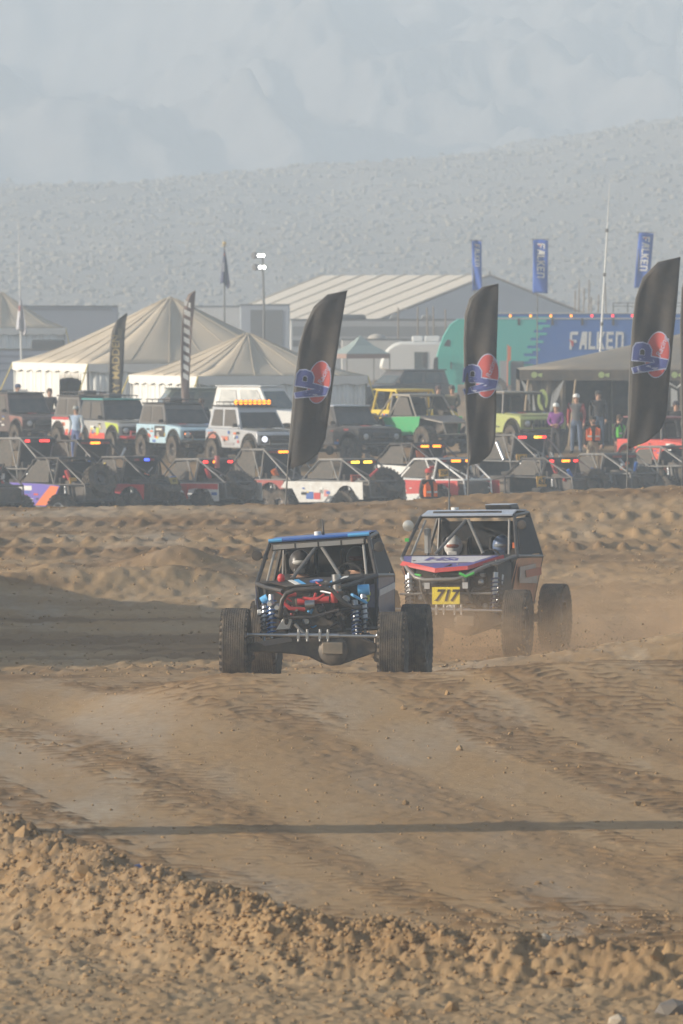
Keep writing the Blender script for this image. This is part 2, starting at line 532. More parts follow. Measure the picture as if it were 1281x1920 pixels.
# scrub on the foothill
ICO = None
def ico():
    global ICO
    if ICO is None:
        bm = bmesh.new(); bmesh.ops.create_icosphere(bm, subdivisions=1, radius=1)
        bm.verts.ensure_lookup_table()
        ICO = (np.array([v.co[:] for v in bm.verts]), np.array([[v.index for v in f.verts] for f in bm.faces])); bm.free()
    return ICO
def lumps(name, pos, size, mat, squash=.7, jit=.35, parent=None):
    v, f = ico(); n = len(pos)
    size = np.asarray(size)
    sc = size[:, None, None]*(1 + jit*(rng.random((n, len(v), 3)) - .5)*2)
    a = rng.random(n)*6.28; ca, sa = np.cos(a), np.sin(a)
    st = .7 + .7*rng.random((n, 3)); st[:, 2] *= squash
    vv = v[None]*sc*st[:, None, :]
    vx = vv[..., 0]*ca[:, None] - vv[..., 1]*sa[:, None]; vy = vv[..., 0]*sa[:, None] + vv[..., 1]*ca[:, None]
    co = np.stack([vx, vy, vv[..., 2]], -1) + np.asarray(pos)[:, None, :]
    ff = (f[None] + (np.arange(n)*len(v))[:, None, None]).reshape(-1, 3)
    me = bpy.data.meshes.new(name)
    me.vertices.add(n*len(v)); me.vertices.foreach_set('co', co.astype(np.float32).ravel())
    me.loops.add(ff.size); me.loops.foreach_set('vertex_index', ff.ravel().astype(np.int32))
    me.polygons.add(len(ff)); me.polygons.foreach_set('loop_start', np.arange(0, ff.size, 3, dtype=np.int32)); me.polygons.foreach_set('loop_total', np.full(len(ff), 3, dtype=np.int32))
    me.update(calc_edges=True); me.materials.append(mat)
    o = bpy.data.objects.new(name, me); COL.objects.link(o); o.parent = parent
    return o
n = 24000
sy = 620 + 560*rng.random(n)**.8; sx = (rng.random(n)*2 - 1)*sy*.070
tp = np.interp(sx, [-420, -60, -46, -20, 0, 20, 46, 80, 160, 420], [10, 14, 16.2, 17.4, 18.2, 20.5, 24.8, 28, 33, 40]); tt = ss(580, 1150, sy)
sz = -2 + (tp + 2)*tt*(1 - .75*ss(1150, 1500, sy)) + (fbm(sx*.03, sy*.02, 201, 4) - .5)*5*tt + (fbm(sx*.25, sy*.12, 211, 4, .6) - .5)*1.6*tt
sc = lumps('desert_scrub', np.stack([sx*FK, sy*FK, (sz - 5)*FK + 5.15], -1), .15 + .40*rng.random(n)**3, M('scrub', (.20, .18, .135), .9, 0, .3), .8)
tag(sc, 'low desert scrub scattered over the foothill', 'scrub', None, 'stuff')
# loose clods: on the windrow, the apron and the far embankment
def clods(n, fxy, smin, smax, name, label):
    x, y = fxy(n)
    h, lo, ap = detail(x, y)
    z = base_h(x, y) + h
    s = smin + (smax - smin)*rng.random(n)**4
    o = lumps(name, np.stack([x, y, z + s*.15], -1), s, CLOD, .8, .48)
    return tag(o, label, 'soil', None, 'stuff')
CLOD = M('soil_clod', (.28, .178, .088), .95, 0, .35, 3.0, .1, dcol=(.36, .25, .145))
def on_berm(n):
    k = rng.random(n)*3.98 + 1.6
    i = k.astype(int); f_ = (k - i)[:, None]
    p = BERM[i]*(1 - f_) + BERM[i+1]*f_
    return p[:, 0] + rng.normal(0, .45, n), p[:, 1] - np.abs(rng.normal(0, .8, n)) + .45
clods(11000, on_berm, .004, .030, 'soil_clods', 'crumbled brown clods heaped along the foreground windrow')
def on_apron(n):
    y = 63 + 14*rng.random(n); return (rng.random(n)*2 - 1)*y*.039, y
def on_track(n):
    y = 76 + 42*rng.random(n); return (rng.random(n)*2 - 1)*y*.039, y
clods(7000, on_apron, .003, .022, 'soil_clods', 'small pale clods strewn over the churned apron')
clods(3000, on_track, .003, .020, 'soil_clods', 'scattered crumbs of soil on the packed race track')
def on_far(n):
    y = 128 + 62*rng.random(n); return (rng.random(n)*2 - 1)*y*.040, y
clods(6000, on_far, .005, .034, 'soil_clods', 'clods and rubble on the slope behind the racing cars')
# single clods large enough to pick out
v, f = ico()
protos = []
for k in range(5):
    me = bpy.data.meshes.new('dirt_clod')
    me.from_pydata([tuple(p) for p in v*(1 + .45*(rng.random(v.shape) - .5)*2)*np.array([1, .9, .7])], [], [tuple(map(int, t_)) for t_ in f]); me.materials.append(CLOD); protos.append(me)
spots = []
bx, by = on_berm(40)
for x, y in zip(bx, by): spots.append((x, y, .035 + .045*rng.random()))
for px, py, s in ((625,1275,.05),(840,1290,.06),(757,1338,.05),(862,1408,.07),(958,1380,.05),(40,1655,.13),(160,1662,.10),(310,1658,.12),(1010,1660,.05),(1240,1262,.09),(500,1785,.10),(1060,1795,.13),(845,1815,.10),(1135,1800,.12),(740,1835,.08),(1235,1838,.10),(25,1712,.10),(760,1510,.05),(1195,1513,.06),(480,1735,.09)):
    d = 4.9*F/(py - HZ)
    for _ in range(6): d = (CAMZ - gz(PX(px, d), d))*F/(py - HZ)
    spots.append((PX(px, d), d, s))
for i, (x, y, s) in enumerate(spots):
    h = detail(np.array([x]), np.array([y]))[0][0]
    s *= .8
    o = share('dirt_clod', protos[i % 5], ground, (x, y, gz(x, y) + h + s*.25), (rng.random()*6, rng.random()*6, rng.random()*6), (s, s*(.8+.5*rng.random()), s))
# ---------------------------------------------------------------- shared materials and pieces
BLACK = M('black_paint', (.018, .018, .02), .45, 0, .16)
CAGE = M('cage_tube', (.035, .036, .04), .38, .3, .14)
STEEL = M('bare_steel', (.42, .43, .45), .32, .9, .12)
GREYT = M('grey_tube', (.14, .14, .14), .45, .3, .15)
RUBBER = M('tyre_rubber', (.028, .028, .028), .85, 0, .28, 6, .2, bump=.4)
RIMB = M('rim_dark', (.05, .05, .055), .4, .6, .3)
RIMS = M('rim_alloy', (.45, .45, .45), .35, .8, .25)
NET = M('window_net', (.060, .058, .055), .85, 0, .18, 14)
GLASS = M('dark_glass', (.02, .024, .028), .12, 0, .10, 4, .6)
SEATM = M('seat_fabric', (.02, .02, .022), .8, 0, .15)
REDL = M('lamp_red', (1.0, .035, .03), .4, 0, 0, emit=2.2)
REDO = M('lamp_red_off', (.30, .02, .02), .3, 0, .2)
AMBER = M('lamp_amber', (1.0, .27, .015), .4, 0, 0, emit=2.2)
YELL = M('lamp_yellow', (1.0, .62, .05), .4, 0, 0, emit=2.2)
BLUEL = M('lamp_blue', (.05, .10, 1.0), .4, 0, 0, emit=2.0)
WHITEL = M('lamp_white', (1.0, .98, .92), .4, 0, 0, emit=5.0)
LENS = M('lamp_lens', (.55, .57, .6), .12, .2, .15)
WHITE = M('white_paint', (.74, .74, .72), .45, 0, .15)
RED = M('red_paint', (.55, .035, .04), .4, 0, .14)
ORANGE = M('orange_paint', (.80, .17, .035), .5, 0, .12)
YELLOW = M('yellow_paint', (.72, .52, .04), .45, 0, .12)
YPLATE = M('number_plate_yellow', (.85, .66, .02), .5, 0, .05)
OPLATE = M('number_plate_amber', (.85, .45, .05), .5, 0, .10)
PPLATE = M('number_plate_red', (.75, .15, .09), .5, 0, .15)
INK = M('black_ink', (.012, .012, .014), .6, 0, .03)
BLUE = M('blue_paint', (.025, .12, .42), .35, 0, .12)
SKYB = M('light_blue_paint', (.10, .42, .78), .35, 0, .08)

def tyre_mesh(lugs):
    mb = MB()
    R, w = .5, .17
    if not lugs:
        pr = [(.27, -.135), (.36, -.165), (.44, -.17), (.475, -.162), (.49, -.14)]
        y = -.14
        while y < .139:
            pr += [(.50, y), (.50, y + .018), (.492, y + .021), (.492, y + .026)]
            y += .028
        pr += [(.49, .14), (.475, .162), (.44, .17), (.36, .165), (.27, .135)]
        mb.lathe(pr, (0, 0, 0), (0, 1, 0), 48, closed=True)
        for s in (-1, 1):
            for k in range(36):
                a = 2*math.pi*k/36
                mb.box((.468*math.cos(a), s*.158, .468*math.sin(a)), (.05, .022, .04), Matrix.Rotation(-a, 3, 'Y'))
    else:
        pr = [(.26, -.13), (.34, -.17), (.42, -.175), (.462, -.16), (.475, -.12), (.478, 0), (.475, .12), (.462, .16), (.42, .175), (.34, .17), (.26, .13)]
        mb.lathe(pr, (0, 0, 0), (0, 1, 0), 32, closed=True)
        for k in range(26):
            a = 2*math.pi*k/26
            for y, da, wd in ((-.13, 0, .10), (-.035, .10, .075), (.045, .02, .075), (.13, .12, .10)):
                b = a + da
                mb.box((.482*math.cos(b), y, .482*math.sin(b)), (.04, wd, .065), Matrix.Rotation(-b, 3, 'Y') @ Matrix.Rotation(.3*(1 if y > 0 else -1), 3, 'X'))
    me = mb.mesh('tyre', True); me.materials.append(RUBBER); return me
def rim_mesh(mat):
    mb = MB()
    mb.lathe([(.265, -.13), (.275, .10), (.27, .135), (.235, .138), (.225, .10), (.20, .045), (.10, .06), (.085, .10), (.05, .115), (.01, .115)], (0, 0, 0), (0, 1, 0), 24)
    for k in range(12):
        a = 2*math.pi*k/12
        mb.box((.253*math.cos(a), .14, .253*math.sin(a)), (.02, .014, .02))
    for k in range(6):
        a = 2*math.pi*k/6 + .2
        mb.box((.155*math.cos(a), .062, .155*math.sin(a)), (.10, .02, .035), Matrix.Rotation(-a, 3, 'Y'))
    me = mb.mesh('wheel', True); me.materials.append(mat); return me
TYRE_RIB, TYRE_LUG = tyre_mesh(False), tyre_mesh(True)
RIM_D, RIM_S = rim_mesh(RIMB), rim_mesh(RIMS)
def wheel(parent, loc, R=.5, rib=False, alloy=False, steer=0., name='wheel'):
    s = R/.5
    o = share(name, RIM_S if alloy else RIM_D, parent, loc, (0, random.random()*0, steer + (0 if loc[1] > 0 else math.pi)), (s, s, s))
    t = share('tyre', TYRE_RIB if rib else TYRE_LUG, o)
    return o
def spare(parent, loc, axis, R=.48, alloy=False):
    q = Vector(axis).to_track_quat('Y', 'Z').to_euler(); s = R/.5
    o = share('spare_wheel', RIM_S if alloy else RIM_D, parent, loc, q, (s, s, s))
    share('tyre', TYRE_LUG, o)
    return o
def coil(mb, a, b, r, turns, wire=.011):
    a = Vector(a); b = Vector(b); t = (b - a).normalized(); u = t.orthogonal().normalized(); w = t.cross(u)
    n = turns*8
    mb.tube([a + (b - a)*(k/n) + (u*math.cos(k*math.pi/4) + w*math.sin(k*math.pi/4))*r for k in range(n + 1)], wire, 5)
def shock(parent, a, b, spring, T=None, r=.06):
    s = MB(T); a = Vector(a); b = Vector(b)
    s.tube([a, a.lerp(b, .55)], .042, 10); s.tube([a.lerp(b, .5), b], .02, 8)
    o = s.build('shock_absorber', STEEL, parent, True)
    c = MB(T); coil(c, a.lerp(b, .1), a.lerp(b, .9), r, 8); c.build('spring', spring, o, True)
    return o
def arc(cx, cz, r, a0, a1, n):
    return [(cx + r*math.cos(rad(a0 + (a1 - a0)*k/n)), cz + r*math.sin(rad(a0 + (a1 - a0)*k/n))) for k in range(n + 1)]

# ---------------------------------------------------------------- people
SKIN = M('skin', (.50, .29, .20), .6, 0, .02)
def cloth(name, c): return M(name, c, .9, 0, .10, 8, .15)
def person(label, loc, rz, top, legs, shoes=(.05, .045, .04), H=1.76, hat=None, hair=(.06, .04, .025), pose=None, vest=None, group='people standing in the pits', brim=True, beard=None, sleeves=None):
    """front is +x, left is +y. pose overrides joints (fractions of H)"""
    J = dict(pel=(0, 0, .53), wai=(.005, 0, .61), che=(.01, 0, .73), nec=(.0, 0, .825), chi=(.012, 0, .865), hea=(.018, 0, .925), cro=(.008, 0, .965), nos=(.068, 0, .908),
             ls=(0, .105, .80), le=(-.015, .135, .635), lw=(.04, .13, .50), lh=(.06, .125, .455),
             rs=(0, -.105, .80), re=(-.015, -.135, .635), rw=(.04, -.13, .50), rh=(.06, -.125, .455),
             lp=(0, .052, .51), lk=(.015, .062, .28), la=(-.01, .07, .045), lt=(.10, .085, .018),
             rp=(0, -.052, .51), rk=(.015, -.062, .28), ra=(-.01, -.07, .045), rt=(.10, -.085, .018))
    if pose: J.update(pose)
    RR = dict(pel=.085, wai=.078, che=.092, nec=.036, chi=.040, hea=.052, cro=.042, nos=.009, ls=.046, le=.031, lw=.021, lh=.022, rs=.046, re=.031, rw=.021, rh=.022,
              lp=.060, lk=.041, la=.029, lt=.024, rp=.060, rk=.041, ra=.029, rt=.024)
    keys = list(J)
    E = [('pel','wai'),('wai','che'),('che','nec'),('nec','chi'),('chi','hea'),('hea','cro'),('hea','nos'),('che','ls'),('ls','le'),('le','lw'),('lw','lh'),('che','rs'),('rs','re'),('re','rw'),('rw','rh'),
         ('pel','lp'),('lp','lk'),('lk','la'),('la','lt'),('pel','rp'),('rp','rk'),('rk','ra'),('ra','rt')]
    me = bpy.data.meshes.new('person')
    me.from_pydata([tuple(c*H for c in J[k]) for k in keys], [(keys.index(a), keys.index(b)) for a, b in E], [])
    tmp = bpy.data.objects.new('tmp', me); COL.objects.link(tmp)
    tmp.modifiers.new('skin', 'SKIN')
    if not me.skin_vertices: 
        bm = bmesh.new(); bm.from_mesh(me); bm.verts.layers.skin.verify(); bm.to_mesh(me); bm.free()
    sv = me.skin_vertices[0].data
    for i, k in enumerate(keys):
        r = RR[k]*H; fl = 1.25 if k in ('che', 'wai', 'pel') else 1.0
        sv[i].radius = (r*.82*(1 if fl == 1 else .95), r*fl*.9) if fl > 1 else (r, r)
        sv[i].use_root = (k == 'pel')
    sb = tmp.modifiers.new('sub', 'SUBSURF'); sb.levels = 1; sb.render_levels = 1
    dg = bpy.context.evaluated_depsgraph_get()
    bmesh_me = bpy.data.meshes.new_from_object(tmp.evaluated_get(dg))
    bpy.data.objects.remove(tmp)
    vs = [v.co.copy() for v in bmesh_me.vertices]; fs = [tuple(p.vertices) for p in bmesh_me.polygons]
    JV = {k: Vector(J[k])*H for k in J}
    reg = {'skin': [('nec','chi'),('chi','hea'),('hea','cro'),('hea','nos'),('lw','lh'),('rw','rh')], 'legs': [('pel','lp'),('lp','lk'),('lk','la'),('pel','rp'),('rp','rk'),('rk','ra')],
           'shoe': [('la','lt'),('ra','rt')], 'sleeve': [('ls','le'),('le','lw'),('rs','re'),('re','rw')], 'top': [('pel','wai'),('wai','che'),('che','nec'),('che','ls'),('che','rs')]}
    segs = [(i, JV[a], JV[b]) for i, (n_, l) in enumerate(reg.items()) for a, b in l]
    mi = []
    for f_ in fs:
        c = sum((vs[i] for i in f_), Vector())/len(f_); best = (9, 0)
        for i, a, b in segs:
            t = max(0, min(1, (c - a).dot(b - a)/max((b - a).length_squared, 1e-9))); d_ = (c - a - (b - a)*t).length
            if d_ < best[0]: best = (d_, i)
        mi.append(best[1])
    mb = MB(); mb.v = [tuple(v) for v in vs]; mb.f = fs
    for w_, h_ in (('lw', 'lh'), ('rw', 'rh')):        # four fingers and a thumb, slightly curled
        a, b = JV[w_], JV[h_]; t = (b - a).normalized(); s_ = Vector((1, 0, 0)); s_ = (s_ - t*s_.dot(t)); s_ = s_.normalized() if s_.length > .1 else Vector((0, 0, 1)); inn = t.cross(s_)*(1 if w_ == 'lw' else -1)
        for k in range(4):
            p0 = b + s_*(k - 1.5)*.017; L_ = (.062, .070, .066, .052)[k]
            mb.tube([p0 - t*.01, p0 + t*L_*.6 + inn*.004, p0 + t*L_ + inn*.022], [.0095, .0085, .0065], 6)
        p0 = a.lerp(b, .4) + s_*.028; mb.tube([p0, p0 + s_*.02 + t*.03, p0 + s_*.016 + t*.058 + inn*.012], [.011, .010, .007], 6)
    n0 = len(mi); mi += [0]*(len(mb.f) - n0)
    for s_ in (-1, 1):                                   # ears and eyes
        mb.ball(JV['hea'] + Vector((-.0, s_*.052*H, -.012*H)), (.016, .008, .028), 8, 5)
        mb.ball(JV['hea'] + Vector((.047*H, s_*.02*H, .004*H)), (.008, .012, .007), 8, 5)
    mi += [0]*(len(mb.f) - len(mi))
    me = bpy.data.meshes.new('person'); me.from_pydata(mb.v, [], mb.f)
    for m_ in (SKIN, cloth('trousers', legs), cloth('shoes', shoes), cloth('sleeve', sleeves or top), cloth('top', top)): me.materials.append(m_)
    me.polygons.foreach_set('material_index', mi); me.polygons.foreach_set('use_smooth', [True]*len(mi))
    o = bpy.data.objects.new('person', me); COL.objects.link(o); o.location = loc; o.rotation_euler = (0, 0, rz)
    tag(o, label, 'person', group)
    hc = JV['hea']
    if hat:
        c = MB(); hs = H/1.76
        c.lathe([(.098*hs, -.005), (.100*hs, .03), (.092*hs, .07), (.065*hs, .10), (.02*hs, .112)], hc + Vector((-.008, 0, .018)), (0, 0, 1), 16)
        if brim: c.prism([(.06, -.07), (.13, -.068), (.17, -.04), (.18, 0), (.17, .04), (.13, .068), (.06, .07)], hc.z + .022, hc.z + .034, 'xy')
        h_ = c.build('cap', cloth('cap', hat), o, True)
    if hair and not (hat and hair is None):
        c = MB(); c.ball(hc + Vector((-.022, 0, .004 if hat else .022)), (.094, .098, .095 if hat else .115), 12, 8)
        c.build('hair', cloth('hair', hair), o, True)
    if beard:
        c = MB(); c.ball(JV['chi'] + Vector((.05, 0, .018)), (.04, .055, .05), 10, 6); c.build('beard', cloth('beard', beard), o, True)
    if vest:
        c = MB(); w = .165*H/1.76; 
        z0, z1 = JV['wai'].z - .06, JV['che'].z + .13; ox = JV['che'].x
        for s_ in (-1, 1):
            c.panel([(ox + .155, s_*.05, z0), (ox + .13, s_*(w + .02), z0), (ox + .12, s_*(w + .03), z1 - .06), (ox + .085, s_*.09, z1), (ox + .15, s_*.06, z1 - .14)], .012)
            c.panel([(ox + .125, s_*(w + .03), z0), (ox - .10, s_*(w + .03), z0), (ox - .09, s_*(w + .035), z1 - .08), (ox + .11, s_*(w + .035), z1 - .08)], .012)
        c.panel([(ox - .125, -w, z0), (ox - .125, w, z0), (ox - .115, w, z1), (ox - .115, -w, z1)], .012)
        vo = c.build('vest', cloth('vest', vest), o)
        b_ = MB(); zc = z0 + .10
        for s_ in (-1, 1): b_.panel([(ox + .165, s_*.055, zc), (ox + .14, s_*(w + .015), zc), (ox + .14, s_*(w + .015), zc + .05), (ox + .165, s_*.055, zc + .05)], .006)
        b_.panel([(ox - .135, -w, zc), (ox - .135, w, zc), (ox - .135, w, zc + .05), (ox - .135, -w, zc + .05)], .006)
        b_.build('reflective_band', M('reflective', (.7, .7, .66), .4, 0, .1), vo)
    return o

def seated(label, car, loc, rz, suit, helmet, visor, group, arms='wheel'):
    """belted-in driver with helmet; joints in the car's own metres, loc is the hip point"""
    hold = arms == 'wheel'
    p = dict(pel=(0, 0, 0), wai=(-.03, 0, .09), che=(-.07, 0, .21), nec=(-.075, 0, .30), chi=(-.06, 0, .335), hea=(-.055, 0, .39), cro=(-.06, 0, .43), nos=(-.005, 0, .375),
             ls=(-.07, .11, .28), le=(.06, .15, .17) if hold else (.0, .14, .13), lw=(.19, .075, .225) if hold else (.12, .10, .06), lh=(.215, .07, .245) if hold else (.15, .08, .05),
             rs=(-.07, -.11, .28), re=(.06, -.15, .17) if hold else (.0, -.14, .13), rw=(.19, -.075, .225) if hold else (.12, -.10, .06), rh=(.215, -.07, .245) if hold else (.15, -.08, .05),
             lp=(.02, .052, 0), lk=(.25, .075, .08), la=(.40, .07, -.09), lt=(.47, .075, -.04), rp=(.02, -.052, 0), rk=(.25, -.075, .08), ra=(.40, -.07, -.09), rt=(.47, -.075, -.04))
    m = Matrix.LocRotScale(car.location, car.rotation_euler, None)
    o = person(label, m @ Vector(loc), car.rotation_euler.z + rz, suit, suit, (.03,)*3, 1.76, None, None, p, None, group)
    hc = Vector((-.055, 0, .395))*1.76
    h = MB(); h.ball(hc + Vector((-.005, 0, .01)), (.155, .138, .16), 16, 12)
    h.box(hc + Vector((.085, 0, -.10)), (.10, .16, .075))
    hm_ = h.build('helmet', M('helmet', helmet, .3, 0, .1), o, True, .02)
    v_ = MB(); v_.ball(hc + Vector((.014, 0, .012)), (.150, .126, .062), 16, 8); v_.build('visor', M('visor', visor, .15, .25, .05), hm_, True)
    return o
# ---------------------------------------------------------------- the two racing buggies
def hero(v):
    th = rad(6.6) if v == 1 else rad(12.5)
    d0, pxc = (120.0, 589) if v == 1 else (140.0, 846)
    fa = Vector((PX(pxc, d0), d0, 0))
    og = fa + Vector((math.sin(th), math.cos(th), 0))*1.45
    zf, zr = gz(fa.x, fa.y), gz(og.x + math.sin(th)*1.45, og.y + 1.42)
    og.z = (zf*.6 + zr*.4) if v == 1 else -.42
    root = empty('racing_buggy', og, -math.pi/2 - th,
                 'black tube-frame racing buggy with blue roof and exposed engine, leading on the dirt' if v == 1 else 'racing buggy with red-edged hood and yellow 717 plate, throwing up dust',
                 'race car', 'racing buggies on the track')
    roll = rad(4.2) if v == 1 else rad(.8)
    T = Matrix.Translation((0, 0, .75)) @ Matrix.Rotation(roll, 4, 'X') @ Matrix.Translation((0, 0, -.75))
    g = lambda *p: p
    RZ = 1.86 if v == 1 else 2.04              # roof height
    RW = .63 if v == 1 else .70
    BZ = 1.38 if v == 1 else 1.46              # belt at the cowl
    BW = .76 if v == 1 else .86
    RX = .20 if v == 1 else .15
    # wheels
    for x, y, st in ((1.45, .99, .05), (1.45, -.99, .05), (-1.45, .97, 0), (-1.45, -.97, 0)):
        wheel(root, (x, y, .5 + (.0 if y > 0 else .035)*(1 if v == 1 else -.4)), .505, True, False, st)
    # cage
    c = MB(T)
    r = .027
    for s in (-1, 1):
        c.tube([(.80, s*BW, BZ), (RX + .08, s*(RW + .015), RZ - .05), (RX, s*RW, RZ), (-1.0, s*(RW - .03), RZ + .02), (-1.95, s*.46, 1.38), (-2.0, s*.46, .92), (-1.0, s*.72, .72), (.8, s*.72, .72), (.80, s*BW, BZ)], r)
        c.tube([(.80, s*BW, BZ), (-1.0, s*(BW + .01), BZ - .05), (-1.95, s*.46, 1.2)], r)
        c.tube([(-1.0, s*(RW - .03), RZ + .02), (-1.0, s*(BW + .01), BZ - .05), (-1.0, s*.72, .72)], r)
        c.tube([(-.98, s*(RW - .04), RZ), (-.6, s*.66, .74)], r*.85)
        c.tube([(-1.02, s*(RW - .04), RZ - .02), (-1.95, -s*.44, 1.0)], r*.8)
        c.tube([(.8, s*.72, .72), (1.30, s*.36, .74), (1.52, s*.33, .95)], r)
        c.tube([(.8, s*BW, BZ), (1.10, s*.62, BZ - .04), (1.45, s*.36, BZ - .10)] if v == 1 else [(.8, s*BW, BZ), (1.0, s*.80, BZ - .06)], r)
        c.tube([(.8, s*.66, .74), (1.12, s*.60, 1.02), (1.10, s*.62, BZ - .04)], r*.9)
        c.tube([(1.12, s*.60, 1.02), (1.50, s*.34, .98)], r*.9)
        c.tube([(1.12, s*.60, 1.02), (1.32, s*.18, .78)], r*.7)
    for x, z, w in ((RX, RZ, RW), (-1.0, RZ + .02, RW - .03), (-1.0, .72, .72), (.8, .72, .72), (.8, BZ, BW), (-1.0, BZ - .05, BW), (1.30, .74, .36), (-1.95, 1.38, .46), (-2.0, .92, .46)):
        c.tube([(x, -w, z), (x, w, z)], r)
    c.build('roll_cage', CAGE, root, True)
    # windscreen braces and pillars, lighter grey than the cage
    for s in (-1, 1):
        b = MB(T); b.tube([(RX + .06, s*.02, RZ - .06), (.82, s*(.30 if v == 1 else .36), BZ + .04)], .024); b.build('windscreen_brace', GREYT, root, True)
        b = MB(T); b.tube([(RX + .05, s*(RW - .07), RZ - .06), (.76, s*(BW - .13), BZ + .02)], .017); b.build('pillar', M('pillar', (.33, .32, .30), .45, .2, .2), root, True)
    # floor, firewall, dark tub
    c = MB(T)
    c.panel([(.78, -.70, .73), (.78, .70, .73), (.79, BW - .03, BZ - .02), (.79, -BW + .03, BZ - .02)], .012)
    c.panel([(.78, -.70, .73), (-1.0, -.70, .73), (-1.0, .70, .73), (.78, .70, .73)], .012)
    c.panel([(-1.0, -.72, .73), (-1.0, .72, .73), (-1.02, .72, BZ + .10), (-1.02, -.72, BZ + .10)], .012)
    c.build('firewall', BLACK, root)
    # roof
    if v == 1:
        q = MB(T); q.panel([(RX + .02, -RW, RZ + .045), (RX + .02, RW, RZ + .045), (-.35, RW - .02, RZ + .06), (-.35, -RW + .02, RZ + .06)], .02)
        q.panel([(-.36, -RW + .02, RZ + .06), (-.36, RW - .02, RZ + .06), (-1.0, RW - .03, RZ + .05), (-1.0, -RW + .03, RZ + .05)], .02)
        q.tube([(RX + .03, -RW - .01, RZ + .035), (RX + .03, RW + .01, RZ + .035)], .022, 8)
        ro = q.build('roof', BLUE, root, True)
        q = MB(T); q.tube([(RX + .034, RW - .26, RZ + .038), (RX + .034, RW + .012, RZ + .038)], .024, 8); q.tube([(RX + .034, -RW - .012, RZ + .038), (RX + .034, -RW + .16, RZ + .038)], .024, 8); q.build('roof_stripe', SKYB, ro, True)
        q = MB(T); q.box((RX + .09, 0, RZ - .045), (.07, 1.20, .085)); lb = q.build('light_bar', BLACK, root, False, .01)
        for k in range(4):
            q = MB(T); q.box((RX + .128, -.44 + .293*k, RZ - .045), (.012, .27, .058)); q.build('lamp', M('led_lens', (.34, .34, .34), .2, .2, .3), lb)
        q = MB(T); q.tube([(-.1, -.05, RZ + .05), (-.1, -.05, RZ + .11)], .045, 12); q.build('antenna_base', WHITE, root, True)
        q = MB(T); q.tube([(-.12, .02, RZ + .05), (-.16, .015, RZ + .26)], [.018, .005], 8); q.build('antenna', BLACK, root, True)
    else:
        pale = M('roof_pale_blue', (.46, .52, .62), .4, 0, .2)
        q = MB(T); q.panel([(RX + .08, -RW + .02, RZ + .012), (RX + .08, RW - .02, RZ + .012), (-.18, RW - .03, RZ + .075), (-.18, -RW + .03, RZ + .075)], .02)
        q.panel([(-.18, -RW + .03, RZ + .075), (-.18, RW - .03, RZ + .075), (-1.0, RW - .05, RZ + .06), (-1.0, -RW + .05, RZ + .06)], .02)
        ro = q.build('roof', pale, root)
        q = MB(T); q.box((.05, -.05, RZ + .055), (.07, .98, .035)); q.box((.06, .46, RZ + .045), (.05, .06, .05)); q.build('light_bar', BLACK, root, False, .008)
        q = MB(T); q.prism([(-.35, RZ + .07), (-.25, RZ + .15), (-.85, RZ + .15), (-.98, RZ + .07)], .16, .56); q.build('roof_scoop', BLACK, root, False, .03)
        q = MB(T); q.panel([(-.27, .17, RZ + .157), (-.27, .55, RZ + .157), (-.84, .55, RZ + .157), (-.84, .17, RZ + .157)], .008); q.build('scoop_lid', pale, root)
        q = MB(T); q.tube([(-.35, -.30, RZ + .07), (-.35, -.30, RZ + .12)], .055, 12); q.build('antenna_base', WHITE, root, True)
        q = MB(T); q.tube([(-.5, -.42, RZ + .06), (-.52, -.42, RZ + .17), (-.55, -.42, RZ + .75)], [.016, .013, .005], 6); q.build('antenna', GREYT, root, True)
    q = MB(T); q.panel([(-.99, -.70, BZ + .05), (-.99, .70, BZ + .05), (-.99, RW - .06, RZ - .10), (-.99, -RW + .06, RZ - .10)], .01); q.build('rear_screen', M('net_black', (.016, .016, .019), .75, 0, .06, 12), root)
    # mirrors / side lamps
    for s in (-1, 1):
        cx = (.42 if v == 1 else .35)
        q = MB(T); q.lathe([(.01, -.05), (.05, -.045), (.068, 0), (.066, .03), (.03, .035)], (cx, s*(RW + .15), RZ - .13), (1, 0, 0), 16)
        q.tube([(cx - .05, s*(RW + .13), RZ - .15), (cx - .08, s*(RW + .02), RZ - .18)], .014, 6)
        sp = q.build('side_lamp', BLACK if v == 1 or s > 0 else GREYT, root, True)
        if v == 2 and s < 0:
            q = MB(T); q.lathe([(.075, .0), (.085, .02), (.03, .035)], (cx + .02, s*(RW + .15), RZ - .13), (1, 0, 0), 14); q.build('lens', M('lamp_reflector', (.5, .5, .48), .3, .7, .2), sp, True)
    # side panels, nets
    for s in (-1, 1):
        pan = BLUE if False else (M('navy_panel', (.02, .04, .12), .3, 0, .2) if v == 1 else M('orange_fade_panel', (.62, .26, .15), .3, 0, .45))
        q = MB(T); q.panel([(.82, s*(BW + .015), BZ - .03), (-1.0, s*(BW + .02), BZ - .06), (-1.0, s*(.74), .74), (.60, s*.74, .74), (.84, s*.76, 1.0)], .012)
        po = q.build('side_panel', pan, root)
        if v == 1:
            q = MB(T); q.panel([(.83, s*(BW + .03), 1.20), (-.9, s*(BW + .035), 1.24), (-.9, s*(BW + .032), 1.16), (.84, s*(BW + .026), 1.12)], .006); q.build('stripe', M('pale_stripe', (.45, .47, .5), .35, 0, .2), po)
        else:
            q = MB(T); q.panel([(.75, s*(BW + .03), 1.30), (-.4, s*(BW + .034), 1.32), (-.7, s*(BW + .0), 1.02), (.55, s*(BW - .02), 1.06)], .006); q.build('stripe', M('faded_white', (.50, .46, .44), .4, 0, .3), po)
            q = MB(T); q.panel([(.35, s*(BW + .036), 1.24), (-.8, s*(BW + .04), 1.26), (-.9, s*(BW + .02), 1.14), (.2, s*(BW + .014), 1.13)], .006); q.build('stripe', M('faded_red', (.5, .13, .09), .4, 0, .3), po)
        if s < 0: continue
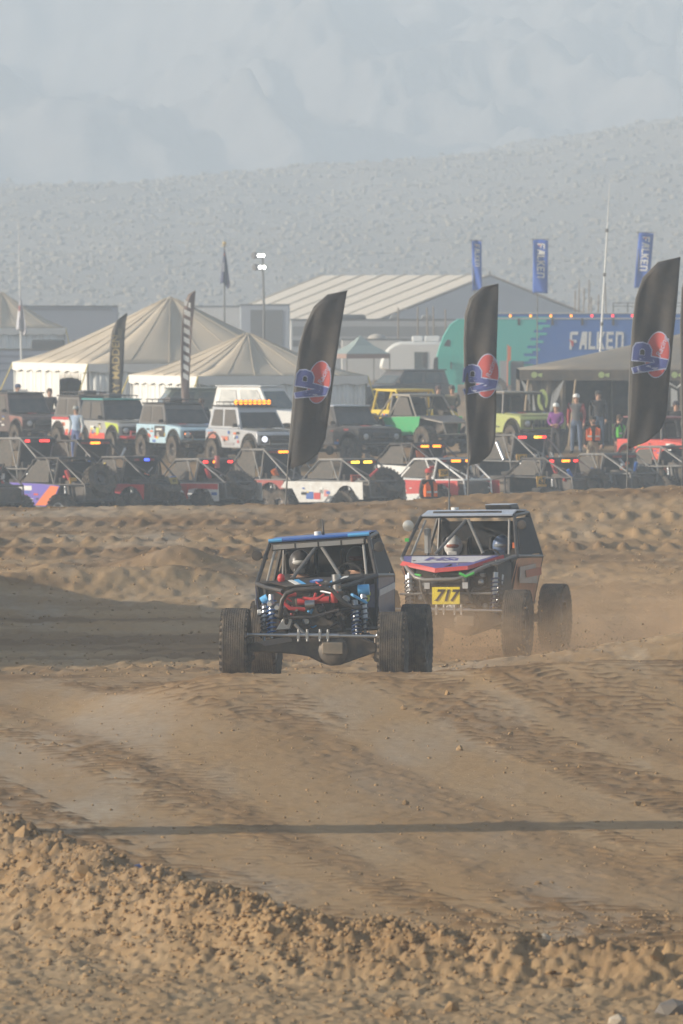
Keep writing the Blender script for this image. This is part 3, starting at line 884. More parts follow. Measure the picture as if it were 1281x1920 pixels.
        q = MB(T); q.panel([(.45, s*(BW - .02), BZ), (-.97, s*(BW + .0), BZ), (-.95, s*(RW + .015), RZ - .04), (RX - .05, s*(RW + .02), RZ - .04)], .01); q.build('window_net', M('net_black', (.016, .016, .019), .75, 0, .06, 12), root)
    if v == 1:
        text('8', .20, M('lime_ink', (.55, .62, .12), .5, 0, .05), root, T @ Vector((1.00, .63, 1.12)), (-.2, 1, 0), (0, .1, 1), 'race_number', .1, .006)
        q = MB(T); q.panel([(.90, .74, 1.28), (.98, .58, 1.25), (.98, .58, 1.00), (.9, .72, .98)], .01); q.build('number_panel', M('navy_panel', (.02, .04, .12), .3, 0, .2), root)
    # hood / cowl
    if v == 1:
        q = MB(T); q.panel([(.80, -.62, BZ + .015), (.80, .62, BZ + .015), (1.15, .34, BZ - .055), (1.15, -.34, BZ - .055)], .012); ho = q.build('hood', BLACK, root)
        for y0, m_ in ((-.36, WHITE), (-.28, SKYB), (.26, SKYB), (.36, WHITE)):
            q = MB(T); q.panel([(.84, y0, BZ + .02), (.84, y0 + .06, BZ + .02), (1.12, y0*.7 + .10, BZ - .035), (1.12, y0*.7 + .02, BZ - .035)], .006); q.build('stripe', m_, ho)
        q = MB(T); q.lathe([(.085, 0), (.085, .006)], (.99, .02, BZ - .012), (.2, 0, 1), 20); em = q.build('emblem', BLUE, ho)
        q = MB(T); q.panel([(1.03, -.03, BZ - .008), (1.03, .07, BZ - .008), (1.01, .07, BZ - .004), (1.01, -.03, BZ - .004)], .004); q.panel([(.99, -.02, BZ), (.99, .06, BZ), (.955, .05, BZ + .006), (.955, -.01, BZ + .006)], .004); q.build('emblem_mark', M('pale_blue', (.4, .55, .85), .4, 0, .05), em)
    else:
        q = MB(T); q.panel([(.80, -.84, BZ + .012), (.80, .60, BZ + .012), (1.42, .24, BZ - .13), (1.46, -.22, BZ - .16), (1.1, -.76, BZ - .06)], .014); ho = q.build('hood', M('hood_purple', (.10, .09, .32), .4, 0, .2), root)
        q = MB(T); q.panel([(.86, -.70, BZ + .006), (.86, .50, BZ + .006), (1.18, .30, BZ - .068), (1.20, -.64, BZ - .075)], .008); q.build('stripe', M('hood_white', (.62, .60, .62), .4, 0, .2), ho)
        q = MB(T); q.panel([(1.12, -.78, BZ - .05), (1.47, -.22, BZ - .15), (1.50, -.22, BZ - .215), (1.14, -.82, BZ - .11)], .012); q.panel([(1.47, -.22, BZ - .15), (1.43, .25, BZ - .12), (.82, .66, BZ + .02), (.84, .68, BZ - .03), (1.46, .26, BZ - .175), (1.50, -.22, BZ - .215)], .012); q.build('hood_edge', RED, ho)
        text('HSN', .24, M('hood_purple', (.10, .09, .32), .4, 0, .2), ho, T @ Vector((1.03, -.12, BZ - .028)), (0, 1, 0), (-1, 0, .23), 'lettering', .2, .012, sx=1.5)
    # front hoop
    q = MB(T)
    if v == 1:
        q.tube([(1.12, -.60, 1.02), (1.52, -.40, .97), (1.55, -.385, 1.06), (1.56, -.36, 1.17), (1.55, -.30, 1.25), (1.54, -.20, 1.285), (1.54, .18, 1.285), (1.55, .28, 1.25), (1.56, .40, 1.10), (1.54, .52, 1.02), (1.12, .62, 1.0)], .030, 10)
        q.tube([(.80, .74, BZ - .02), (1.3, .42, BZ - .01), (1.54, .10, 1.285)], .022)
        q.tube([(1.50, -.30, .95), (1.52, .0, .93), (1.50, .34, 1.0)], .02)
    else:
        q.tube([(.9, -.84, BZ - .02), (1.30, -.66, BZ - .18), (1.55, -.50, BZ - .28), (1.60, -.36, BZ - .315), (1.60, .10, BZ - .31), (1.58, .22, BZ - .28), (1.40, .46, BZ - .15), (1.10, .70, BZ - .06), (.85, .84, BZ)], .030, 10)
        q.tube([(1.60, -.42, BZ - .31), (1.56, -.42, 1.0), (1.45, -.36, .8)], .02); q.tube([(1.60, .22, BZ - .29), (1.56, .26, 1.0), (1.45, .32, .8)], .02)
        q.tube([(1.5, -.75, .94), (1.52, .62, .94)], .018)
    q.build('front_hoop', CAGE if v == 1 else M('hoop_grey', (.20, .20, .20), .4, .3, .25), root, True)
    # front axle: housing, differential cover, steering
    q = MB(); q.prism([(-.80, .50), (-.80, .60), (-.45, .66), (-.30, .70), (.55, .70), (.80, .60), (.80, .50), (.52, .40), (.34, .335), (.22, .325), (.10, .36), (-.06, .44), (-.25, .47)], 1.40, 1.55, 'yz')
    ax = q.build('front_axle', M('axle_black', (.03, .03, .033), .5, .2, .25), root, False, .02)
    q = MB(); q.lathe([(.19, 0), (.19, .06), (.15, .10), (.05, .11)], (1.54, .26, .52), (1, 0, 0), 16); q.build('differential', M('diff_grey', (.07, .07, .07), .5, .3, .3), ax, True)
    q = MB(); q.box((1.66, .26, .55), (.02, .26, .15)); q.build('cover_plate', M('plate_tan', (.16, .14, .11), .5, .2, .4), ax, False, .01)
    q = MB(); q.prism([(-.70, .62), (-.28, .70), (-.26, .63), (-.60, .57)], 1.555, 1.57, 'yz'); q.build('axle_truss', M('truss_grey', (.16, .16, .17), .4, .4, .2), ax)
    for s in (-1, 1):
        q = MB(); q.box((1.45, s*.80, .53), (.16, .07, .30)); q.tube([(1.45, s*.78, .53), (1.45, s*.92, .53)], .07, 12); q.tube([(1.46, s*.76, .44), (1.5, s*.86, .33)], .03, 8); q.build('knuckle', RIMB, root, True, .01)
    q = MB(); q.tube([(1.66, -.84, .715), (1.66, .84, .70)], .020, 10); q.tube([(1.66, -.30, .712), (1.66, .34, .706)], .030, 10); tr = q.build('steering_ram', STEEL, root, True)
    for y in (-.17, -.06, .10, .20):
        q = MB(); q.tube([(1.66, y, .635), (1.66, y, .785)], .018, 8); q.box((1.66, y, .71), (.075, .035, .085)); q.build('clamp', STEEL, tr, True)
    for s in (-1, 1):
        q = MB(); q.ball((1.66, s*.83, .71), .035); q.tube([(1.66, s*.83, .71), (1.5, s*.83, .60)], .022, 8); q.build('rod_end', STEEL, tr, True)
    # suspension
    spc = M('spring_blue', (.03, .13, .40), .35, .2, .12) if v == 1 else M('spring_silver', (.42, .42, .42), .4, .6, .15)
    for s in (-1, 1):
        shock(root, T @ Vector((1.30, s*(.52 if v == 1 else .64), 1.24 if s < 0 or v == 2 else 1.10)), (1.42, s*(.54 if v == 1 else .62), .66), spc if s < 0 else M('spring_deep_blue', (.02, .06, .18), .4, .2, .15), None, .058)
        shock(root, T @ Vector((1.18, s*(.62 if v == 1 else .70), 1.2)), (1.36, s*.64, .62), M('spring_dark', (.03, .05, .10), .4, .2, .2), None, .05)
        q = MB(); q.tube([(1.4, s*.55, .55), (-.1, s*.42, .62)], .03, 8); q.tube([(1.42, s*.2, .70), (.3, s*.3, .80)], .025, 8); q.build('suspension_link', CAGE, root, True)
        q = MB(); q.tube([(-1.4, s*.6, .55), (-.3, s*.42, .64)], .035, 8); q.build('trailing_link', CAGE, root, True)
        shock(root, T @ Vector((-1.15, s*.62, 1.42)), (-1.35, s*.66, .6), spc)
    q = MB(); q.tube([(-1.45, -.85, .5), (-1.45, .85, .5)], .07, 12); q.ball((-1.45, .1, .5), .19); q.build('rear_axle', CAGE, root, True)
    # engine bay
    q = MB(T); q.box((1.05, 0, .98), (.42, .50, .40)); q.box((1.1, 0, .80), (.3, .7, .14)); q.box((1.0, .3, 1.12), (.3, .25, .2)); en = q.build('engine_block', M('engine_dark', (.03, .03, .032), .5, .3, .3), root, False, .03)
    q = MB(T); q.tube([(1.28, -.2, 1.13), (1.28, .2, 1.13)], .045, 12); q.build('valve_cover', STEEL if v == 2 else RED, root, True)
    if v == 1:
        q = MB(T); q.tube([(1.40, -.10, 1.03), (1.45, -.28, 1.06), (1.44, -.36, 1.14), (1.42, -.32, 1.22), (1.38, -.20, 1.23)], .026, 8); q.build('coolant_hose', RED, root, True)
        q = MB(T); q.tube([(1.36, -.12, 1.18), (1.40, .05, 1.14), (1.36, .15, 1.2)], .018, 8); q.tube([(1.3, .26, 1.10), (1.34, .28, 1.22)], .05, 10); q.build('intake_pipe', RED, root, True)
        q = MB(T); q.tube([(1.42, -.09, 1.09), (1.42, .03, 1.09)], .055, 12); q.build('oil_filter', STEEL, root, True)
        q = MB(T); q.tube([(1.22, .30, 1.20), (1.22, .30, 1.44)], .055, 14); q.build('reservoir', STEEL, root, True)
        q = MB(T); q.tube([(1.18, .56, 1.22), (1.18, .70, 1.22)], .07, 12); q.build('air_jack', SKYB, root, True); q = MB(T); q.tube([(1.2, -.66, 1.16), (1.2, -.58, 1.2)], .06, 10); q.build('air_jack', SKYB, root, True)
        q = MB(T); q.box((1.22, -.66, 1.03), (.05, .13, .07)); q.build('junction_box', WHITE, root, False, .01)
        q = MB(T); q.prism([(-.48, .80), (-.30, .80), (-.26, .92), (-.36, .97)], 1.36, 1.46, 'yz'); q.build('steering_box', M('cast_alloy', (.5, .5, .5), .35, .7, .2), root, False, .01)
        q = MB(T); q.tube([(1.47, -.23, .86), (1.5, -.12, .73)], .025, 8); q.build('drag_link', GREYT, root, True)
        q = MB(T); q.tube([(1.2, .60, 1.05), (1.28, .64, .84)], .028, 8); q.build('bypass_tube', SKYB, root, True)
        q = MB(T); q.ball((.84, -.44, BZ + .05), (.05, .05, .06)); q.build('strap_end', RED, root, True)
        for k, (y, z, m_) in enumerate(((-.52, 1.13, STEEL), (-.44, 1.08, STEEL), (.10, 1.02, CAGE), (.42, 1.12, STEEL), (.36, .90, CAGE), (-.1, .88, STEEL), (.18, .93, CAGE))):
            q = MB(T); q.lathe([(.05, 0), (.055, .03), (.03, .07)], (1.34, y, z), (1, .1*k - .3, 0), 10); q.build('fitting', m_, root, True)
    else:
        q = MB(T); q.panel([(1.64, -.24, .79), (1.64, .17, .79), (1.625, .17, 1.04), (1.625, -.24, 1.04)], .012); pl = q.build('number_plate', YPLATE, root)
        text('717', .235, INK, pl, T @ Vector((1.648, -.035, .91)), (0, 1, 0), (-.06, 0, 1), 'race_number', .28, .008, sx=.95)
        for y in (-.32, .25):
            q = MB(T); q.box((1.58, y, 1.06), (.06, .10, .11)); lp_ = q.build('work_lamp', BLACK, root, False, .01)
            q = MB(T); q.box((1.615, y, 1.06), (.008, .08, .09)); q.build('lens', LENS, lp_)
        grn = M('green_strap', (.04, .42, .06), .6, 0, .1)
        q = MB(T); q.tube([(1.58, .16, 1.24), (1.6, .26, 1.19), (1.58, .38, 1.24)], .022, 8); q.build('tow_strap', grn, root, True)
        q = MB(T); q.tube([(1.5, -.52, 1.22), (1.56, -.42, 1.21)], .018, 8); q.build('tow_strap', grn, root, True)
        q = MB(T); q.box((.72, -.80, BZ + .25), (.04, .06, .05)); q.build('mirror_tab', grn, root)
        q = MB(T); q.box((.42, .74, BZ + .15), (.03, .04, .08)); q.build('marker_flag', ORANGE, root)
        q = MB(T); q.lathe([(.05, 0), (.07, .03), (.02, .06)], (1.58, .03, .745), (1, 0, 0), 12); q.build('tow_lamp', WHITE, root, True)
        q = MB(T); q.panel([(.95, .80, BZ - .05), (1.30, .66, BZ - .10), (1.34, .70, .80), (.95, .80, .78)], .012); q.panel([(1.0, .82, BZ - .03), (.9, .60, BZ - .04), (1.3, .45, BZ - .10), (1.34, .68, BZ - .12)], .012); q.build('inner_fender', BLACK, root)
        q = MB(T); q.tube([(1.2, -.3, 1.22), (1.25, .3, 1.24)], .06, 10); q.tube([(1.3, -.5, 1.05), (1.3, -.2, 1.1)], .04, 8); q.build('intake_pipe', GREYT, root, True)
        q = MB(T); q.box((1.50, .0, .63), (.05, 1.3, .06)); q.build('skid_bar', M('skid_tan', (.14, .12, .10), .6, .2, .5), root)
        for k, (y, z) in enumerate(((-.6, 1.0), (.45, 1.1), (.3, .88), (-.45, .88), (.5, .75))):
            q = MB(T); q.lathe([(.04, 0), (.045, .03), (.02, .06)], (1.4, y, z), (1, .1*k - .3, 0), 10); q.build('fitting', STEEL, root, True)
    rr_ = random.Random(5 + v)
    for k in range(26):                              # wiring, lines and brackets packed round the engine
        y0 = rr_.uniform(-.55, .6); z0 = rr_.uniform(.78, BZ - .12); x0 = rr_.uniform(1.02, 1.34)
        q = MB(T); p0 = Vector((x0, y0, z0)); p2 = p0 + Vector((rr_.uniform(-.1, .12), rr_.uniform(-.28, .28), rr_.uniform(-.2, .2)))
        q.tube([p0, p0.lerp(p2, .5) + Vector((.06, 0, rr_.uniform(-.05, .05))), p2], rr_.choice((.009, .012, .018)), 6)
        q.build('engine_line', rr_.choice((BLACK, CAGE, STEEL, GREYT, BLACK, RED if v == 1 else GREYT, SKYB if v == 1 else CAGE)), root, True)
    for k in range(9):
        q = MB(T); q.box((rr_.uniform(1.05, 1.3), rr_.uniform(-.5, .55), rr_.uniform(.8, BZ - .18)), (.08, rr_.uniform(.05, .14), rr_.uniform(.04, .12))); q.build('bracket', rr_.choice((CAGE, BLACK, STEEL, M('engine_dark', (.03, .03, .032), .5, .3, .3))), root, False, .008)
    # cockpit
    for y in (-.36, .36):
        q = MB(T); q.prism([(-.75, .80), (-.25, .80), (-.22, .90), (-.62, .93), (-.80, 1.66), (-.92, 1.64)], y - .20, y + .20); q.build('seat', SEATM, root, False, .03)
        for s in (-1, 1):
            q = MB(T); q.prism([(-.86, 1.42), (-.62, 1.42), (-.64, 1.70), (-.86, 1.72)], y + s*.19 - .02, y + s*.19 + .02); q.build('head_restraint', SEATM, root, False, .02)
    q = MB(T); q.tube([(.30 + .0*math.cos(a), .36 + .16*math.cos(a), 1.40 + .15*math.sin(a)) for a in [k*math.pi/8 for k in range(17)]], .014, 8); q.tube([(.3, .20, 1.4), (.3, .52, 1.4)], .012, 6); q.tube([(.3, .36, 1.4), (.6, .36, 1.25)], .02, 8); q.build('steering_wheel', BLACK, root, True)
    q = MB(T); q.box((.55, .0, BZ - .06), (.3, 1.3, .12)); q.build('dashboard', BLACK, root, False, .02)
    if v == 2:
        q = MB(T); q.box((.1, -.62, BZ + .22), (.25, .05, .36)); q.build('seat_shield', M('alloy_sheet', (.55, .55, .54), .4, .5, .2), root)
    bpy.context.view_layer.update()
    dz = .88
    seated('driver in dark suit and dark helmet gripping the wheel of the blue-roofed buggy' if v == 1 else 'driver in blue and black gear at the wheel of the buggy with plate 717', root, (-.42, .36 - roll*(.6), dz + .36*math.sin(roll)), 0,
           (.03, .03, .035) if v == 1 else (.04, .07, .16), (.03, .03, .03) if v == 1 else (.10, .16, .30), (.16, .05, .03) if v == 1 else (.3, .32, .34), 'racing crew')
    seated('co-driver with mirrored silver visor strapped in the blue-roofed buggy' if v == 1 else 'co-driver with white helmet strapped in the buggy with plate 717', root, (-.42, -.36 - roll*.6, dz - .36*math.sin(roll)), .12,
           (.035, .035, .04), (.05, .05, .055) if v == 1 else (.62, .60, .58), (.75, .74, .72) if v == 1 else (.35, .12, .08), 'racing crew', 'lap')
    return root
HERO1 = hero(1); HERO2 = hero(2)
# ---------------------------------------------------------------- parked race buggies (seen from behind, front wheels pointing away)
LAMPS = dict(r=REDL, o=AMBER, y=YELL, b=BLUEL, d=REDO, k=BLACK)
def side_shape(kind):
    ar = arc(-1.30, .55, .60, 150, 28, 8)     # rear arch
    af = arc(1.40, .55, .60, 150, 60, 5)
    if kind == 'tub':      # jeep-like tub with arch
        return [(1.0, 1.22), (.95, .68), (-.62, .62)] + arc(-1.30, .60, .56, 15, 150, 8) + [(-1.86, .80), (-1.88, 1.22)]
    if kind == 'low':      # low belt with a fender ahead and an arch behind
        return [(1.55, 1.02), (1.35, 1.20), (-1.90, 1.22), (-1.92, .74), (-1.62, .74)] + arc(-1.20, .66, .46, 150, 20, 7) + [(-.55, .66), (.75, .62), (1.05, 1.0), (1.3, 1.0)]
    if kind == 'wedge':
        return [(1.0, 1.26), (.85, .72), (-.65, .62), (-.95, .90), (-1.15, 1.20), (-.3, 1.24)]
    return [(.9, 1.15), (.85, .70), (-.55, .65), (-.75, 1.10)]
def pbuggy(px, d, rz, label, side=None, kind='tub', H=1.88, roof=CAGE, lights='', plate=None, sp=None, net=True, ratt=(), cagem=CAGE, accents=(), alloy=False, z=None, lbar=1.0, dirt_rear=True):
    x = PX(px, d)
    root = empty('parked_buggy', (x, d, gz(x, d) if z is None else z), rad(rz), label, 'race car', 'race buggies lined up in the staging area')
    H *= 1.06; k = H/1.88
    for wx in (1.40, -1.30):
        for s in (-1, 1): wheel(root, (wx, s*.84, .49), .49, False, alloy)
    c = MB(); r = .027; RZ = 1.80*k; RW = .60
    for s in (-1, 1):
        c.tube([(.70, s*.72, 1.24), (.12, s*RW, RZ), (-.85, s*RW, RZ + .02), (-1.85, s*.50, 1.24), (-1.90, s*.48, .80), (-.9, s*.70, .62), (.7, s*.70, .62), (.7, s*.72, 1.24)], r)
        c.tube([(.70, s*.72, 1.24), (1.75, s*.42, 1.08), (1.85, s*.36, .72), (.7, s*.70, .62)], r)
        c.tube([(-.85, s*RW, RZ + .02), (-.85, s*.74, 1.20), (-.9, s*.70, .62)], r)
        c.tube([(.70, s*.72, 1.24), (-.85, s*.74, 1.22), (-1.85, s*.50, 1.24)], r)
        c.tube([(-.40, s*(RW + .02), RZ), (-.85, s*.74, 1.22)], r*.9)
        c.tube([(-.85, s*RW, RZ), (-1.86, -s*.46, 1.0)], r*.8)
        c.tube([(-1.3, s*.62, 1.2), (-1.45, s*.62, .62)], .05, 8)
    for xx, zz, w in ((.12, RZ, RW), (-.85, RZ + .02, RW), (-1.85, 1.24, .5), (-1.90, .80, .48), (.7, 1.24, .72), (.7, .62, .7), (-.9, .62, .7), (1.85, .72, .36), (1.75, 1.08, .42)):
        c.tube([(xx, -w, zz), (xx, w, zz)], r)
    c.build('roll_cage', cagem, root, True)
    c = MB(); c.panel([(.14, -RW, RZ + .035), (.14, RW, RZ + .035), (-.86, RW, RZ + .05), (-.86, -RW, RZ + .05)], .018); c.build('roof', roof, root)
    c = MB(); c.box((-.1, 0, .72), (1.6, 1.3, .16)); c.box((.62, 0, .98), (.08, 1.3, .5)); c.box((-.92, 0, 1.05), (.10, 1.25, .72)); c.build('tub', BLACK, root)
    c = MB(); c.panel([(-.87, -.68, 1.3), (-.87, .68, 1.3), (-.84, RW - .04, RZ - .08), (-.84, -RW + .04, RZ - .08)], .012); c.build('rear_net', M('net_black', (.016, .016, .019), .75, 0, .06, 12), root)
    c = MB(); c.prism([(-1.82, .78), (-1.84, 1.16), (-1.2, 1.34), (-.96, 1.34), (-.96, .72)], -.5, .5); c.build('tail_box', M('tail_dark', (.035, .035, .038), .6, 0, .25), root, False, .04)
    for s in (-1, 1):
        c = MB(); c.prism([(-.75, .8), (-.2, .8), (-.2, .92), (-.58, .95), (-.72, 1.62), (-.85, 1.6)], s*.32 - .2, s*.32 + .2); c.build('seat', SEATM, root, False, .03)
    for wx in (1.40, -1.30):
        c = MB(); c.tube([(wx, -.78, .49), (wx, .78, .49)], .06, 10); c.ball((wx, .08, .49), .17); c.build('axle', CAGE, root, True)
    c = MB(); c.box((1.25, 0, .92), (.6, .55, .45)); c.build('engine', M('engine_dark', (.03, .03, .032), .5, .3, .3), root, False, .04)
    c = MB(); c.box((-1.45, 0, .98), (.55, .72, .36)); c.build('fuel_cell', M('fuel_cell', (.06, .06, .065), .5, .1, .3), root, False, .03)
    if net:
        for s in (-1, 1):
            c = MB(); c.panel([(.02, s*(RW + .025), RZ - .05), (-.52, s*(RW + .03), RZ - .03), (-.62, s*.745, 1.28), (.50, s*.735, 1.28)], .01); c.build('window_net', NET, root)
    if side:
        for s in (-1, 1):
            c = MB(); c.prism(side_shape(kind), s*.765, s*.785); so = c.build('side_panel', side, root, False, .006)
            if s > 0:
                for (poly, m_) in accents:
                    c = MB(); c.prism(poly, .787, .792); c.build('decal', m_, so)
    # rear lamp bar
    if lights:
        c = MB(); c.box((-.93, 0, RZ - .04), (.05, 1.16*lbar, .075)); lb = c.build('lamp_bar', BLACK, root)
        n = len(lights); w = 1.06*lbar/n
        for i, ch in enumerate(lights):
            if ch in '.k': continue
            c = MB(); c.box((-.962, .53*lbar - (i + .5)*w, RZ - .04), (.02, w*.9, .062)); c.build('lamp', LAMPS[ch], lb)
    if sp:
        spare(root, (-1.72, sp[0], 1.06 + sp[1]), sp[2], .46)
        c = MB(); c.tube([(-1.3, sp[0], 1.1 + sp[1]), (-1.72, sp[0], 1.06 + sp[1])], .05, 8); c.build('spare_mount', CAGE, root, True)
    if plate:
        txt, m_, pos, sz = plate
        c = MB(); c.panel([(-.98 + pos[0], pos[1] + sz/2, pos[2] - sz*.32), (-.98 + pos[0], pos[1] - sz/2, pos[2] - sz*.32), (-.94 + pos[0], pos[1] - sz/2, pos[2] + sz*.32), (-.94 + pos[0], pos[1] + sz/2, pos[2] + sz*.32)], .012)
        po = c.build('number_plate', m_, root)
        if txt: text(txt, sz*.52, INK, po, (-.972 + pos[0], pos[1], pos[2]), (0, -1, 0), (.06, 0, 1), 'race_number', .1, .004)
    shock(root, (-1.15, .60, 1.20), (-1.30, .66, .58), M('spring_silver', (.42, .42, .42), .4, .6, .15))
    shock(root, (-1.15, -.60, 1.20), (-1.30, -.66, .58), M('spring_silver', (.42, .42, .42), .4, .6, .15))
    rr_ = random.Random(int(px*7 + d))
    pal = (BLACK, CAGE, STEEL, GREYT, RED, WHITE, BLUE, ORANGE, NET, STEEL)
    for i in range(12):                       # straps, bottles, tool rolls and lines tied to the cage
        p0 = Vector((rr_.uniform(-1.75, -.95), rr_.uniform(-.55, .62), rr_.uniform(.85, 1.55)))
        c = MB(); c.tube([p0, p0 + Vector((rr_.uniform(-.1, .1), rr_.uniform(-.25, .25), rr_.uniform(-.3, .3)))], rr_.choice((.015, .02, .035, .05)), 8); c.build(rr_.choice(('strap', 'hose', 'bottle')), rr_.choice(pal), root, True)
    for i in range(4):
        c = MB(); c.box((rr_.uniform(-1.8, -1.0), rr_.uniform(-.5, .5), rr_.uniform(.8, 1.3)), (rr_.uniform(.1, .3), rr_.uniform(.1, .3), rr_.uniform(.06, .2))); c.build('tool_box', rr_.choice((BLACK, CAGE, RED, GREYT, NET)), root, False, .015)
    if side:
        for i in range(7):
            x_, z_ = rr_.uniform(-.5, .8), rr_.uniform(.75, 1.1); w_, h_ = rr_.uniform(.06, .22), rr_.uniform(.03, .09)
            c = MB(); c.box((x_, .7945, z_), (w_, .004, h_)); c.build('sticker', rr_.choice((WHITE, INK, BLUE, RED, YELLOW, WHITE)), root)
    for (a, b, rr, m_, nm) in ratt:
        c = MB(); c.tube([a, b], rr, 10); c.build(nm, m_, root, True)
    return root
EXT = ((-1.0, .45, 1.62), (-1.05, .36, 1.34), .06, RED, 'fire_extinguisher')
BOT = ((-1.0, -.50, 1.55), (-1.05, -.44, 1.30), .055, WHITE, 'oxygen_bottle')
PURP = M('purple_paint', (.14, .10, .46), .4, 0, .08)
MAROON = M('maroon_paint', (.33, .025, .03), .45, 0, .25)
AX = (-.85, .05, .42)
pbuggy(-66, 257, 131, 'black buggy with amber number plate and red and amber lamps, beside the purple buggy', None, roof=BLACK, lights='do..od', plate=('330', OPLATE, (-.0, .18, 1.50), .42), H=1.72, ratt=(BOT,), alloy=True)
pbuggy(34, 272, 131, 'black caged buggy with two bright red lamps behind the purple one', None, roof=M('grey_roof', (.30, .30, .30), .5, 0, .2), lights='r..rr.', H=2.02, alloy=True, cagem=GREYT)
pbuggy(104, 259.5, 131, 'purple and orange sided buggy with yellow plate and spare wheel on its tail', PURP, 'wedge', roof=BLACK, lights='', plate=('', OPLATE, (-.3, .42, 1.34), .26), sp=(-.12, .28, AX), ratt=(EXT,), alloy=True,
       accents=(([(-.55, .66), (-.92, .90), (-1.1, 1.18), (-.75, 1.2), (-.5, 1.0), (-.1, .66)], ORANGE), ([(.62, 1.06), (.05, 1.06), (.05, 1.18), (.62, 1.18)], WHITE), ([(.6, .76), (.35, .76), (.35, .84), (.6, .84)], RED), ([(.3, .76), (.0, .76), (.0, .84), (.3, .84)], WHITE)))
pbuggy(138, 272, 131, 'black buggy with an unlit red and amber lamp strip behind the red tub buggy', None, roof=BLACK, lights='ddoodd', H=1.96)
pbuggy(228, 261, 131, 'red tub buggy with white graphics, blue roof lamp and covered spare wheel', M('bright_red', (.62, .045, .045), .4, 0, .12), 'tub', roof=M('roof_grey', (.17, .17, .17), .5, 0, .3), lights='.d.bd.', sp=(-.05, .05, (-.5, 0, .85)), plate=('91', M('dim_plate', (.32, .25, .03), .6, 0, .2), (-.9, -.3, 1.30), .26),
       accents=(([(.90, 1.14), (-.40, 1.14), (-.75, .80), (-.55, .80), (-.25, 1.05), (.90, 1.05)], WHITE), ([(.88, .92), (.55, .92), (.55, 1.0), (.88, 1.0)], WHITE), ([(.15, .70), (-.3, .70), (-.25, .90), (.1, .92)], M('faint_pink', (.66, .25, .24), .5, 0, .2))),
       ratt=(((-.1, .66, 1.78), (-.35, .74, 1.30), .03, M('blue_tube', (.08, .13, .30), .4, 0, .2), 'bracing_tube'), ((-.1, .665, 1.775), (-.18, .69, 1.60), .034, YELLOW, 'padding')))
pbuggy(366, 262.5, 131, 'buggy with low red over white side panel, red tail lamps and spare wheel', WHITE, 'low', roof=M('roof_dustgrey', (.26, .25, .24), .6, 0, .4), lights='r.o..r', H=1.80, sp=(-.15, .12, (-.6, .0, .8)), cagem=GREYT,
       accents=(([(1.54, 1.03), (1.34, 1.19), (-1.89, 1.21), (-1.90, 1.06), (-.9, 1.07), (-.5, 1.02), (.9, 1.04), (1.3, 1.02)], RED), ([(.25, .74), (-.15, .74), (-.15, .86), (.25, .86)], ORANGE), ([(-1.62, .90), (-1.85, .90), (-1.85, .98), (-1.62, .98)], BLUE)),
       ratt=(EXT, ((-1.05, .1, 1.62), (-1.05, .1, 1.95), .07, M('striped_cloth', (.45, .12, .12), .8, 0, .2), 'rolled_flag')))
pbuggy(489, 267, 131, 'maroon tub buggy with orange gas can half hidden by a tall black banner', MAROON, 'tub', roof=GREYT, lights='ddoo..', H=2.0, cagem=GREYT,
       accents=(([(.7, .72), (.35, .72), (-.15, 1.05), (-.7, 1.16), (-.7, 1.06), (-.2, .92)], M('tan_stripe', (.36, .25, .16), .5, 0, .2)),), ratt=(((-1.02, .42, 1.50), (-1.05, .30, 1.28), .09, ORANGE, 'gas_can'),))
pbuggy(635, 264.5, 131, 'dusty white buggy with grey net, red plate and big spare tyre', M('dusty_white', (.68, .68, .66), .5, 0, .28), 'low', roof=M('dust_white_roof', (.40, .38, .36), .6, 0, .4), lights='dyykyyd', H=1.76, plate=('253', PPLATE, (-.40, .55, 1.30), .36), sp=(-.28, .12, (-.70, .10, .65)), cagem=GREYT,
       accents=(([(.45, .72), (.15, .72), (.15, .92), (.45, .92)], BLUE), ([(.13, .72), (-.15, .72), (-.15, .90), (.13, .90)], RED), ([(-.30, .80), (-.48, .80), (-.48, .98), (-.30, .98)], M('faint_pink', (.66, .25, .24), .5, 0, .2))))
pbuggy(812, 266.5, 131, 'white and red buggy with dark blue tail panel, amber plate and amber lamps', RED, 'low', roof=M('navy_roof', (.03, .05, .11), .4, 0, .25), lights='d.oo.o', H=1.76, plate=('358', OPLATE, (-.05, .50, 1.42), .32), cagem=WHITE,
       accents=(([(1.0, .64), (-.55, .67), (-.9, .67), (-.6, .85), (.9, .80)], WHITE), ([(.7, .9), (.2, .9), (.45, 1.2), (.75, 1.2)], WHITE)),
       ratt=(((-1.0, .56, 1.16), (-.98, .56, 1.20), .12, WHITE, 'round_tag'),))
pbuggy(766, 273, 131, 'buggy with pointed white side fin and orange plate behind the white and red one', WHITE, 'wedge', roof=BLACK, lights='doo.ood', H=1.80, plate=('', ORANGE, (-.1, .48, 1.58), .30))
pbuggy(956, 275, 131, 'black buggy with red and yellow roof lamps and a yellow flag plate', None, roof=BLACK, lights='rr..yor', H=1.92, plate=('USA', OPLATE, (-.05, .44, 1.30), .40), cagem=GREYT, ratt=(((-.2, .66, 1.75), (-.6, .74, 1.25), .07, STEEL, 'oxygen_bottle'),))
pbuggy(1014, 268.5, 131, 'black buggy with grey net and slanted amber 628 plate, beside a spare tyre', None, roof=BLACK, lights='r..oo.r', H=1.70, plate=('628', OPLATE, (.05, .74, 1.12), .46), sp=(-.5, -.05, (-.9, .0, .25)), ratt=(EXT,))
pbuggy(1123, 270, 131, 'dark buggy with red-orange plate and dull tail lamps under the large banner', None, roof=M('roof_grey', (.17, .17, .17), .5, 0, .3), lights='.dd.dd', H=1.72, plate=('516', PPLATE, (.05, .70, 1.08), .34), sp=(-.3, -.05, (-.7, .0, .6)), cagem=GREYT, ratt=(BOT,))
